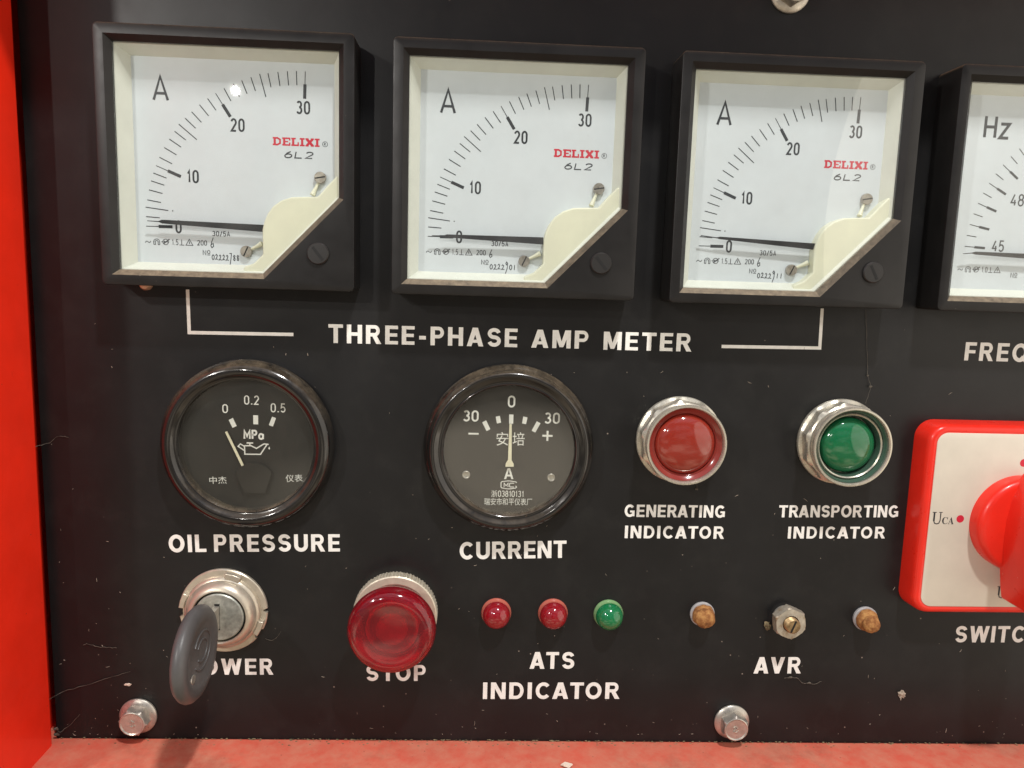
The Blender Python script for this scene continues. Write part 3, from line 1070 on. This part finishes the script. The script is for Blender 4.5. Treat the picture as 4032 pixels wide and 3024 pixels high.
mb.build('maker_print', M['gprint'], d, smooth=0, flatten=True)
mb = MB()
type_on(mb, '仪表', (12.65, -13.2), (18.5, -12.9), 2.6, GW, hs=1)
mb.build('maker_print', M['gprint'], d, smooth=0, flatten=True)
mb = MB()
nd = Vector((-7.2 + 1.0, 4.45 + 10.5)).normalized()
mb.prism([(-7.55, 4.35), (-6.85, 4.65), (-1.0, -8.0), (-1.8, -8.35)], 3.4, 3.65)
mb.build('needle', M['needle_c'], t, smooth=0)
mb = MB()
mb.prism([(-4.2, -9.6)] + arc(2.0, -11.0, 6.2, 4.6, 165, 15, 14) + [(8.1, -9.6), (5.9, -17.0), (-1.2, -17.0)][::1], 3.0, 4.0)
mb.build('needle_shroud', M['shroud'], t, smooth=30, bevel=.55, seg=3)
mb = MB()
mb.lump((-22.3, -11.4, 6.0), .95, .3, 3, 2, (1, .8, .6))
mb.build('rust_spot', M['orange'], t)

t = thing('current_gauge', 'round black gauge with centred needle between minus and plus 30', 'gauge', (40.6, -53.4, 0))
d = gauge_body(t, [(29.0, 0), (29.9, .5), (30.0, 2.0), (29.5, 3.1), (28.8, 3.5), (28.4, 4.0), (28.2, 5.6), (27.6, 7.0), (26.7, 7.4), (25.8, 7.0), (24.9, 6.3), (24.0, 6.0), (23.5, 6.2), (23.0, 5.8), (22.7, 4.4), (22.7, 2.3)], 22.8)
mb = MB()
strokes(mb, '30', -16.4, 9.6, 2.45, 4.0, .62, GW, .55)
strokes(mb, '0', -.9, 14.9, 2.6, 4.2, .62, GW)
strokes(mb, '30', 12.1, 9.4, 2.45, 4.0, .62, GW, .55)
mb.ribbon([(-14.35, 5.3), (-10.8, 5.3)], .62, GW)
mb.ribbon([(11.6, 5.08), (15.2, 5.08)], .7, GW)
mb.ribbon([(13.4, 6.85), (13.4, 3.25)], .7, GW + .004)
mb.build('scale_numerals', M['gprint'], d, smooth=0, flatten=True)
for q in ([(-9.65, 9.4), (-8.3, 10.15), (-6.75, 7.05), (-8.05, 6.3)], [(-5, 11.5), (-3.55, 11.85), (-3.05, 9.45), (-4.5, 9.1)], [(-.3, 12.4), (1.2, 12.4), (1.2, 9.1), (-.25, 9.1)],
          [(4.65, 11.8), (6.15, 11.5), (5.7, 9.05), (4.3, 9.35)], [(9.45, 10.2), (10.8, 9.5), (9.05, 6.15), (7.75, 6.8)]):
    mb = MB()
    mb.flat(q, GW)
    mb.build('scale_mark', M['gprint'], d, smooth=0, flatten=True)
mb = MB()
type_on(mb, '安', (-4.5, 1.25), (-.25, 1.3), 4.8, GW, hs=1)
type_on(mb, '培', (1.2, 1.3), (5.45, 1.4), 4.8, GW, hs=1)
mb.build('unit_lettering', M['gprint'], d, smooth=0, flatten=True)
mb = MB()
type_on(mb, sansbold('A'), (-1.45, -10.8), (1.88, -10.75), 3.9, GW)
mb.ribbon([(3.1, -12.1), (2.8, -11.75)] + arc(.3, -12.4, 2.4, .95, 60, 120, 8) + [(-2.2, -11.75), (-2.45, -12.1), (-2.45, -13.7), (-2.2, -14.0)] + arc(.3, -13.4, 2.4, .95, 240, 300, 8) + [(2.8, -14.0), (3.1, -13.6), (2.7, -13.2)], .3, GW)
strokes(mb, 'M', -1.5, -13.8, 1.35, 1.7, .3, GW)
mb.ribbon([(2.2, -12.25), (.75, -12.25), (.6, -12.5), (.6, -13.4), (.75, -13.65), (2.2, -13.65)], .3, GW)
type_on(mb, '浙', (-5.8, -17.4), (-3.7, -17.35), 2.4, GW, hs=1)
strokes(mb, '03810131', -3.45, -17.3, 1.12, 2.3, .26, GW, .17)
type_on(mb, '瑞安市和平仪表厂', (-8.2, -20.4), (8.8, -20.25), 2.6, GW, hs=1)
mb.build('small_print', M['gprint'], d, smooth=0, flatten=True)
mb = MB()
mb.ribbon(arc(.3, -9.0, 5.3, 3.6, 150, 30, 12), 1.5, GW)
mb.build('needle_slot', M['dark'], d, smooth=0, flatten=True)
mb = MB()
mb.prism([(-.15, 9.15), (.65, 9.15), (.98, -3.7), (1.75, -5.0), (1.8, -6.0), (-1.1, -6.05), (-1.05, -4.9), (-.3, -3.7)], 3.4, 3.75)
mb.build('needle', M['needle_c'], t, smooth=0)
for ru, rv in ((-14.85, -9.45), (15.25, -9.95)):
    mb = MB()
    mb.lathe([(1.45, 2.5), (1.45, 2.9), (1.2, 3.15), (.8, 2.95), (0, 2.9)], (ru, rv), 24)
    mb.build('rivet', M['zinc'], t)


# ------------------------------------------------------------------ pilot lamps
def facets(R, ap, k, w0, w1, rot=0.0):
    def f(r, w_, a):
        if w0 <= w_ <= w1:
            s = 2 * PI / k
            x = ((a + rot) % s) - s / 2
            return min(r, ap / math.cos(x))
        return r
    return f


def pilot(name, label, u, v, lens, ringm, deep):
    t = thing(name, label, 'lamp', (u, v, 0), 'pilot lamps in chrome collars')
    mb = MB()
    prof = [(14.4, 0), (15.5, .35), (15.6, 1.2), (15.4, 1.8), (15.3, 2.4), (15.2, 4.6), (14.9, 6.0), (14.1, 6.6), (13.6, 7.0), (13.5, 7.6), (13.7, 8.6), (14.0, 10.2), (14.1, 11.0), (13.85, 11.5), (13.3, 11.55),
            (13.0, 11.1), (12.8, 9.8), (12.4, 7.0 if not deep else 5.0), (9.0, 6.0 if not deep else 4.0)]
    mb.lathe(prof, n=144, rfun=facets(15.4, 14.25, 10, 2.1, 6.2, .2))
    mb.build('collar', M['chrome'], t, smooth=18)
    mb = MB()
    if not deep:
        mb.lathe([(13.05, 9.8), (12.75, 10.2), (12.0, 9.4), (11.4, 9.0), (11.05, 9.2), (10.8, 9.0), (10.6, 8.4), (10.5, 6.0), (12.0, 6.0)], n=96)
    else:
        mb.lathe([(13.05, 9.8), (12.75, 10.6), (12.3, 10.0), (12.0, 8.6), (11.5, 8.2), (11.25, 8.9), (10.9, 8.9), (10.5, 7.0), (10.3, 5.0), (12.2, 5.0)], n=96)
    mb.build('lens_ring', ringm, t, smooth=45)
    if deep:
        mb = MB()
        mb.lathe([(11.75, 7.9), (11.8, 8.9), (11.4, 9.3), (11.0, 9.0), (10.95, 8.0)], n=96)
        mb.build('reflector_ring', M['chrome'], t, smooth=50)
    mb = MB()
    b0 = 8.0 if not deep else 5.8
    hh = 4.1 if not deep else 4.9
    R = 10.6 if not deep else 10.0
    pr = [(R, b0 - 1.8), (R, b0)]
    for i in range(1, 15):
        a = PI / 2 * i / 14
        pr.append((R * math.cos(a), b0 + hh * math.sin(a) ** .9))
    pr[-1] = (0, b0 + hh)
    mb.lathe(pr, n=72)
    mb.build('lens', lens, t, smooth=60)
    return t


pilot('pilot_lamp', 'red domed indicator lamp in a chrome collar above the word GENERATING', 101.4, -49.0, M['lampred'], M['lampredring'], False)
pilot('pilot_lamp', 'green domed indicator lamp in a chrome collar above the word TRANSPORTING', 160.0, -48.6, M['lampgreen'], M['lampgreenring'], True)

# ------------------------------------------------------------------ key switch and key
t = thing('key_switch', 'round satin metal key switch with steel lock cylinder above the word POWER', 'switch', (-59.7, -114.6, 0))
mb = MB()
mb.lathe([(15.2, 0), (15.5, .3), (15.5, 1.3), (15.2, 1.6), (13.4, 1.7), (13.2, 2.2), (13.2, 3.2), (12.9, 3.6), (12.3, 3.9), (12.1, 4.6), (11.3, 6.0), (10.3, 6.9), (9.6, 7.1), (9.3, 6.8), (9.2, 4.5)], n=180, rfun=lambda r, w_, a: min(r, 14.1) if (w_ < 1.65 and (math.degrees(a) % 360 < 4 or 172 < math.degrees(a) % 360 < 188 or 318 < math.degrees(a) % 360 < 334)) else r)
mb.build('collar', M['nickel'], t, smooth=35)
for k_, (a0, a1) in enumerate(((62, 84), (-34, -12), (150, 172))):
    mb = MB()
    o_ = [(13.1 * math.cos(math.radians(a)), 13.1 * math.sin(math.radians(a))) for a in (a0, (a0 + a1) / 2, a1)]
    i_ = [(15.0 * math.cos(math.radians(a)), 15.0 * math.sin(math.radians(a))) for a in (a1, (a0 + a1) / 2, a0)]
    mb.prism(o_ + i_, 1.5, 4.0)
    mb.build('spanner_lug', M['nickel'], t, smooth=20, bevel=.25)
mb = MB()
mb.lathe([(9.4, 4.6), (0, 4.6)], n=64)
mb.build('gap_shadow', M['dark'], t, smooth=0)
mb = MB()
mb.lathe([(8.6, 4.0), (8.6, 6.5), (8.2, 6.9), (0, 6.95)], n=72)
cyl = mb.build('lock_cylinder', M['lockface'], t, smooth=30)
mb = MB()
mb.flat([(-.9, -4.6), (.5, -4.6), (.5, 5.0), (-.9, 5.0)], 7.0)
mb.flat([(.5, 4.3), (-1.3, 4.3), (-1.3, 5.0), (.5, 5.0)][::-1], 7.004)
mb.build('keyhole', M['dark'], cyl, smooth=0, flatten=True)

kt = thing('ignition_key', 'dark grey plastic headed key stuck in the key switch, pointing down', 'key', (-60.3, -114.6, 7))


def key_xf(a, b, c):       # outline in (w, v), thickness along u
    return (c, b, a)


mb = MB(key_xf)


def oval(ra, rb, c, n=56):
    return [(c[0] + ra * math.cos(2 * PI * i / n), c[1] + rb * math.sin(2 * PI * i / n)) for i in range(n)]


KC = (21.0, -2.4)
TH = 2.6
ring_def = [(10.6, 8.6, -1.7), (11.8, 9.8, -2.2), (13.6, 11.6, -TH), (15.6, 13.6, -TH * .85), (16.7, 14.7, -TH * .4), (17.0, 15.0, 0), (16.7, 14.7, TH * .4), (15.6, 13.6, TH * .85), (13.6, 11.6, TH), (11.8, 9.8, 2.2), (10.6, 8.6, 1.7)]
mb.loft([[(x, y, c) for x, y in oval(a, b, KC)] for a, b, c in ring_def], True, True)
mb.build('key_head', M['keyplastic'], kt, smooth=60)
mb = MB(key_xf)
mb.loft([[(x, y, c) for x, y in oval(1.9, 1.5, (28.6, -7.4), 28)] for c in (1.6, 2.1)], True, True)
mb.build('key_ring_eye', M['zinc'], kt, smooth=40, bevel=.25)
mb = MB(key_xf)
for cx_, rx_, ry_ in ((19.5, 7.5, 6.0), (19.5, 4.5, 3.4)):
    mb.tube([(cx_ + rx_ * math.cos(k * PI / 16), -2.0 + ry_ * math.sin(k * PI / 16), 1.7) for k in range(3, 30)], .34, 6)
mb.build('embossed_mark', M['keyplastic'], kt, smooth=60)
mb = MB()
mb.box(-1.0, -4.0, -.6, 1.0, 4.2, 5)
mb.build('key_blade', M['zinc'], kt, smooth=0, bevel=.2)

# ------------------------------------------------------------------ stop button
t = thing('stop_button', 'mushroom push button of translucent red plastic on a knurled metal collar', 'button', (1.5, -114.6, 0))
mb = MB()
K = 76


def kn(r, w_, a):
    return r - (.6 if (.4 < w_ < 4.7 and math.sin(K * a) > 0) else 0)


mb.lathe([(14.6, 0), (15.1, .5), (15.1, 4.4), (14.9, 4.8), (14.5, 5.1), (12.2, 5.25), (11.6, 4.9), (11.4, 3.5)], n=K * 4, rfun=kn)
mb.build('collar', M['knurl'], t, smooth=30)
mb = MB()
mb.lathe([(10.9, 3.5), (10.9, 9.4), (11.4, 10.6), (13.2, 11.6), (14.7, 12.8), (15.2, 14.6), (15.0, 16.6), (14.2, 18.3), (12.9, 19.2), (11.4, 19.5), (9.5, 19.2), (6.0, 18.7), (0, 18.5),
          ], n=96)
mb.build('cap', M['stopred'], t, smooth=60)
mb = MB()
mb.lathe([(9.4, 3.6), (9.4, 12.0), (8.9, 12.3), (8.2, 11.6), (7.8, 7.0), (5.6, 6.8), (5.4, 14.6), (4.6, 15.4), (0, 15.6)], n=64)
mb.build('core', M['stopcore'], t, smooth=40)

# ------------------------------------------------------------------ small domed indicator lights
LEDS = [(37.85, -114.8, 'ledred', 'small red domed light under the current gauge, next to the stop button'),
        (58.6, -114.8, 'ledred', 'small red domed light in the middle, beside the green one'),
        (79.1, -115.0, 'ledgreen', 'small green domed light at the right end of its row of three')]
for u, v, m_, lab in LEDS:
    t = thing('indicator_light', lab, 'light', (u, v, 0), 'domed indicator lights above ATS INDICATOR')
    mb = MB()
    mb.lathe([(5.3, 0), (5.45, .3), (5.45, 1.1), (5.15, 1.5), (5.1, 2.6), (4.2, 2.6)], n=56)
    mb.build('rim', M['ledlitrimred' if m_ == 'ledred' else 'ledlitrimgreen'], t, smooth=50)  # pale rim colour stands in for light refracted at the dome's top
    mb = MB()
    pr = [(5.0, 2.4), (5.0, 2.7)]
    for i in range(1, 13):
        a = PI / 2 * i / 12
        pr.append((5.0 * math.cos(a), 2.7 + 4.6 * math.sin(a)))
    pr[-1] = (0, 7.3)
    mb.lathe(pr, n=56)
    mb.build('lens', M[m_], t, smooth=50)
    mb = MB()
    mb.lathe([(6.0, 0), (6.0, .06), (5.2, .06)], n=48)
    mb.build('hole_edge', M['dark'], t, smooth=0)

# ------------------------------------------------------------------ AVR adjusters
for k_, (u, v, lab) in enumerate(((114.1, -114.7, 'rust covered screw stub in a white washer, left of the hex nut'), (176.1, -116.0, 'rusty screw stub with a knobbly tip, between hex nut and red switch'))):
    t = thing('rusty_screw', lab, 'screw', (u, v, 0), 'rusted screws either side of the hex nut')
    mb = MB()
    mb.lathe([(3.2, 0), (4.5, .05), (4.6, .9), (4.3, 1.3), (3.6, 1.35), (3.2, .8)], n=40)
    mb.build('washer', M['whitewasher'], t)
    mb = MB()
    mb.lump((.15, -.1, 2.0), 4.1, .07, 5 + k_ * 4, 4, (1, 1, .75), 2.2)
    if k_:
        mb.lump((.2, -.4, 4.8), 3.2, .09, 9, 4, (1, 1, .8), 2.4)
    else:
        mb.lump((.1, -.2, 4.0), 3.7, .08, 12, 4, (1, 1, .7), 2.0)
    mb.build('screw_head', M['rust'], t, smooth=70)

t = thing('adjuster_spindle', 'slotted brass spindle in a steel hex nut above the letters AVR', 'nut', (145.3, -115.7, 0))
mb = MB()
mb.lathe([(5.6, .02), (5.6, .08), (4.4, .08)], n=40)
mb.build('hole_edge', M['dark'], t, smooth=0)
mb = MB()
mb.lathe([(4.4, 0), (4.4, 3.6), (3.0, 3.6)], n=40)
mb.build('bushing', M['zinc'], t)
mb = MB()


def hexring(rc, w_, rot=.3927, lim=99):
    out = []
    for i in range(48):
        a = 2 * PI * i / 48
        s = PI / 3
        x = ((a + rot) % s) - s / 2
        out.append((min(lim, rc * math.cos(PI / 6) / math.cos(x)) * math.cos(a), min(lim, rc * math.cos(PI / 6) / math.cos(x)) * math.sin(a), w_))
    return out


mb.loft([hexring(6.2, 2.6, .3927, 5.6), hexring(6.2, 3.0), hexring(6.2, 6.1), hexring(6.2, 6.6, .3927, 5.6)] + [[(3.1 * math.cos(2 * PI * i / 48), 3.1 * math.sin(2 * PI * i / 48), 6.65) for i in range(48)], [(2.9 * math.cos(2 * PI * i / 48), 2.9 * math.sin(2 * PI * i / 48), 4.5) for i in range(48)]], False, False)
mb.build('hex_nut', M['nut'], t, smooth=25)
mb = MB()
pr = [(2.75, 3)]
for i in range(14):
    pr.append((2.75 if i % 2 else 2.45, 4.6 + i * .3))
pr += [(2.3, 8.9), (0, 8.95)]
mb.lathe(pr, n=36)
sp = mb.build('spindle', M['brass'], t, smooth=30)
mb = MB()
mb.flat([(-.35, -2.3), (.35, -2.3), (.35, 2.3), (-.35, 2.3)], 8.99)
mb.build('slot', M['dark'], sp, smooth=0, flatten=True).rotation_euler = (0, .35, 0)
mb = MB()
mb.lump((-6.2, -3.6, .8), 1.15, .7, 21, 3, (1, 1.2, .7), 2.0)
mb.build('dirt_clot', M['grit'], t)

# ------------------------------------------------------------------ flange bolts
BOLTS = [(-91.2, -155.4, .1309, 'silver flange bolt in the bottom left corner of the panel'), (128.2, -157.6, .5236, 'silver flange bolt at the bottom edge below the letters AVR'), (129.8, 103.2, .5236, 'silver flange bolt at the top edge above the amp meters')]
for u, v, rot, lab in BOLTS:
    t = thing('flange_bolt', lab, 'bolt', (u, v, 0), 'flange bolts holding the panel')
    mb = MB()
    mb.lathe([(6.2, 0), (6.65, .25), (6.65, .9), (6.3, 1.25), (5.0, 1.9), (0, 2.0)], n=56)
    mb.build('flange', M['zinc'], t, smooth=35)
    mb = MB()
    mb.loft([hexring(5.15, 1.7, rot), hexring(5.15, 5.2, rot), hexring(5.15, 5.9, rot, 4.45)] + [[(r * math.cos(2 * PI * i / 48), r * math.sin(2 * PI * i / 48), w_) for i in range(48)] for r, w_ in ((4.15, 6.05), (3.7, 5.75), (.4, 5.6))], False, True)
    hd = mb.build('head', M['zinc'], t, smooth=28)
    mb = MB()
    mb.tube([(-.9, .5, 5.7), (-.2, 1.1, 5.7), (.5, .6, 5.7), (-.3, -.1, 5.7), (-.8, -.9, 5.7), (.2, -1.2, 5.7), (.9, -.6, 5.7)], .3, 6)
    mb.build('grade_mark', M['zinc'], hd, smooth=60)

# ------------------------------------------------------------------ rotary switch
t = thing('rotary_switch', 'red rotary selector switch with cream plate and large handle at the right edge', 'switch', (223.5, -75.2, 0))
mb = MB()


def rr(h_, r):
    return rrect(-h_, -h_, h_, h_, r, 8)


mb.loft([[(x, y, w_) for x, y in rr(h_, r)] for h_, r, w_ in ((35.3, 6.5, 0), (35.0, 6.3, 6.8), (34.6, 6.0, 8.2), (33.9, 5.5, 9.0), (32.9, 4.6, 9.15), (32.3, 4.2, 8.9))])
mb.build('body', M['swred'], t, smooth=50)
mb = MB()
mb.loft([[(x, y, w_) for x, y in rr(h_, r)] for h_, r, w_ in ((32.15, 4.0, 8.7), (32.1, 4.0, 9.1), (31.9, 3.9, 9.2))])
pl = mb.build('face_plate', M['swplate'], t, smooth=30)
mb = MB()
mb.lathe([(17.3, 9.1), (17.3, 12.5), (17.0, 13.8), (16.2, 14.7), (15.0, 15.1), (0, 15.2)], n=96)
kb = mb.build('knob', M['swred'], t, smooth=50)
hp = [(-1.2, 20.5), (-3.0, 18.5), (-5.2, 14.5), (-7.0, 9.0), (-8.0, 2.5), (-8.2, -4), (-7.4, -14), (-6.2, -22), (-5.2, -27), (5.2, -27), (6.2, -22), (7.4, -14), (8.2, -4), (8.0, 2.5), (7.0, 9.0), (5.2, 14.5), (3.0, 18.5), (1.2, 20.5)]
mb = MB()
mb.loft([[(x, y, 13.0) for x, y in hp], [(x, y, 33.0) for x, y in hp], [(x * .9, y * .97, 34.5) for x, y in hp]])
mb.build('handle', M['swred'], t, smooth=35, bevel=.7, seg=3)
for a, b in ((-20.8, .9), (.2, 21.8), (20.8, .9), (.2, -20.8)):
    mb = MB()
    mb.flat(circ(1.4, 24, (a, b)), 9.23)
    mb.build('position_dot', M['crimson'], pl, smooth=0, flatten=True)


def serif_u(mb, x, y, wd, h, w_):
    mb.ribbon([(x + .18 * wd, y + h), (x + .18 * wd, y + .3 * h), (x + .3 * wd, y + .06 * h), (x + .52 * wd, y), (x + .74 * wd, y + .07 * h), (x + .84 * wd, y + .3 * h), (x + .84 * wd, y + h)], .085 * h, w_)
    mb.ribbon([(x + .2 * wd, y + h), (x + .2 * wd, y + .25 * h)], .15 * h, w_ + .004)
    mb.ribbon([(x, y + h), (x + .42 * wd, y + h)], .06 * h, w_ + .008)
    mb.ribbon([(x + .66 * wd, y + h), (x + 1.02 * wd, y + h)], .06 * h, w_ + .008)


for x, y, sub in ((-31.2, -1.1, 'CA'), (-.6, 25.2, 'AB'), (-3.9, -28.6, 'BC')):
    mb = MB()
    serif_u(mb, x, y, 3.6, 4.3, 9.23)
    q = x + 3.75
    for ch in sub:
        g = chr(0x1D400 + ord(ch) - 65)
        type_on(mb, g, (q, y), (q + 2.1, y - .04), 2.6, 9.23, hs=1)
        q += 2.25
    mb.build('lettering', M['black'], pl, smooth=0, flatten=True)

# ------------------------------------------------------------------ small things on the panel
mb = MB()
mb.lathe([(2.1, 0), (2.1, 1.2), (1.6, 2.0), (0, 2.2)], n=32)
tag(mb.build('copper_plug', M['copper'], None, (-83.2, .55, 0)), 'copper coloured round plug peeking out under the amp meter by the left wall', 'plug')


def web(label, pts, r=.10, cat='cobweb', jit=.35, knots=(), seed=1):
    rnd = random.Random(seed)
    P = []
    for (a, b) in zip(pts, pts[1:]):
        for k in range(5):
            s = k / 5
            q = [a[i] + (b[i] - a[i]) * s for i in range(3)]
            P.append((q[0] + rnd.uniform(-jit, jit) * .5, q[1] + rnd.uniform(-jit, jit) * .5, max(.15, q[2])))
    P.append(pts[-1])
    b0 = P[0]
    m_ = MB()
    m_.tube([(x - b0[0], y - b0[1], z - b0[2]) for x, y, z in P], [r * .72 * rnd.uniform(.35, 1.25) for _ in P], 5)
    for (ku, kv, kw, kr) in knots:
        m_.lump((ku - b0[0], kv - b0[1], kw - b0[2]), kr * .8, 1.1, seed + 3, 2, (1.5, .9, .5), 2.2)
    o = m_.build('cobweb_strand', M['web'], None, b0)
    return tag(o, label, cat, 'dusty cobweb strands')


web('long dusty cobweb strand hanging from an amp meter to the green lamp', [(165.6, -1.0, .5), (167.0, -12, .4), (168.1, -20.5, .4), (168.4, -24.5, .5), (169.8, -28.6, 1.0), (167.8, -34.3, 2.2)], .11, knots=((168.5, -24.5, .5, .35), (169.7, -28.4, 1.0, .5)), seed=4, jit=.25)
web('curled strand of lint hanging under the letters AVR', [(147.4, -140.3, .3), (149.5, -139.4, .4), (152.7, -140.2, .4), (154.2, -142.0, .4), (156.8, -142.2, .4), (159.0, -142.6, .4), (161.8, -141.4, .3)], .17, knots=((149.6, -139.8, .4, .6), (157, -142, .4, .55)), seed=8)
web('cobweb strand slanting up from the red wall above the bottom left bolt', [(-122.0, -147.5, 6), (-117, -145.9, .5), (-109.0, -143.5, .4), (-101, -140.8, .35), (-93.5, -138.4, .3)], .13, seed=11)
web('wavy lint strand on the panel left of the key', [(-109.7, -128.2, .3), (-108.2, -127.8, .3), (-105, -128.9, .3), (-101.5, -129.3, .3), (-98.0, -129.4, .3)], .16, seed=15)
web('short branching cobweb by the red wall at oil gauge height', [(-121.5, -55.5, 5), (-117.5, -54.6, .4), (-114.5, -52.2, .35), (-111.2, -52.6, .3)], .12, seed=17)
web('tangled cobweb in the bottom left corner of the panel', [(-121.5, -158.5, 6), (-119.5, -159.5, 2), (-118.8, -161.5, 1.2), (-115, -158.5, .4), (-112.0, -155.0, .3)], .16, knots=((-119.6, -159.6, 2, .7), (-120.0, -162.2, 1.2, .8)), seed=19)
web('pale cobweb wisp on the panel right of the key switch', [(-45.5, -125.6, .3), (-43, -126.2, .4), (-41.5, -125.2, .4), (-39.8, -122.8, .3)], .14, seed=23)
web('tiny lint thread hanging below the red indicator lamp', [(108.8, -62.6, .4), (109.2, -65.2, .4), (109.0, -67.6, .3)], .14, knots=((109.0, -67.4, .4, .45),), seed=27)

mb = MB()
mb.lump((0, 0, .3), .95, .5, 31, 2, (1.3, .55, .4), 2.0)
tag(mb.build('pale_crumb', M['flake'], None, (-94.6, -143.4, 0)), 'pale crumb on the panel above the bottom left bolt', 'crumb')
mb = MB()
mb.lump((0, 0, .3), 1.25, .9, 37, 3, (1, 1.1, .35), 2.6)
tag(mb.build('lint_clump', M['lint'], None, (193.6, -146.6, 0)), 'ragged tan lint clump on the panel below the red rotary switch', 'lint')
mb = MB()
mb.loft([[(-2.2, .1, -.8), (-.6, 1.0, -1.2), (1.4, .4, -.6), (2.2, 1.1, .3), (.8, .2, 1.0), (-1.2, .9, .8)], [(-2.0, .5, -.7), (-.5, 1.4, -1.0), (1.3, .8, -.5), (2.0, 1.5, .3), (.8, .6, .9), (-1.1, 1.3, .7)]])
tag(mb.build('paint_flake', M['flake'], None, (63.8, -165.5, 16)), 'curled pale paint flake lying on the red ledge', 'flake')

# loose fibres and dust grains nobody could count, lying on the panel
rnd = random.Random(5)
mb = MB()
for k in range(150):
    u = rnd.uniform(-116, 245)
    v = -163 + 150 * (rnd.random() ** 2.4)
    if k % 6 == 0:
        u = rnd.uniform(-118, -95)
    a = rnd.uniform(0, PI)
    ln = rnd.choice((.15, .2, .3, .4, .8)) * rnd.uniform(.6, 1.2)
    r = rnd.uniform(.05, .11)
    dx, dy = math.cos(a) * ln, math.sin(a) * ln
    bx, by = -dy * rnd.uniform(-.3, .3), dx * rnd.uniform(-.3, .3)
    mb.tube([(u - dx, v - dy, .12), (u + bx, v + by, .2), (u + dx, v + dy, .12)], [r * .6, r, r * .5], 5)
tag(mb.build('fibres', M['lint'], None, smooth=60), 'loose short fibres scattered over the lower panel', 'dust', kind='stuff')
mb = MB()
for k in range(420):
    u = rnd.uniform(-119, 245) if k % 3 else rnd.gauss(20, 45)
    mb.lump((u, -164.25 - .0079 * (u + 120) + rnd.uniform(.05, .25), .15 + 4.0 * rnd.random() ** 4), rnd.uniform(.12, .35), .6, k, 1, (1.6, .6, .8), 2.0)
tag(mb.build('dust', M['grit'], None, smooth=60), 'brown dust grains along the joint of panel and red ledge', 'dust', kind='stuff')
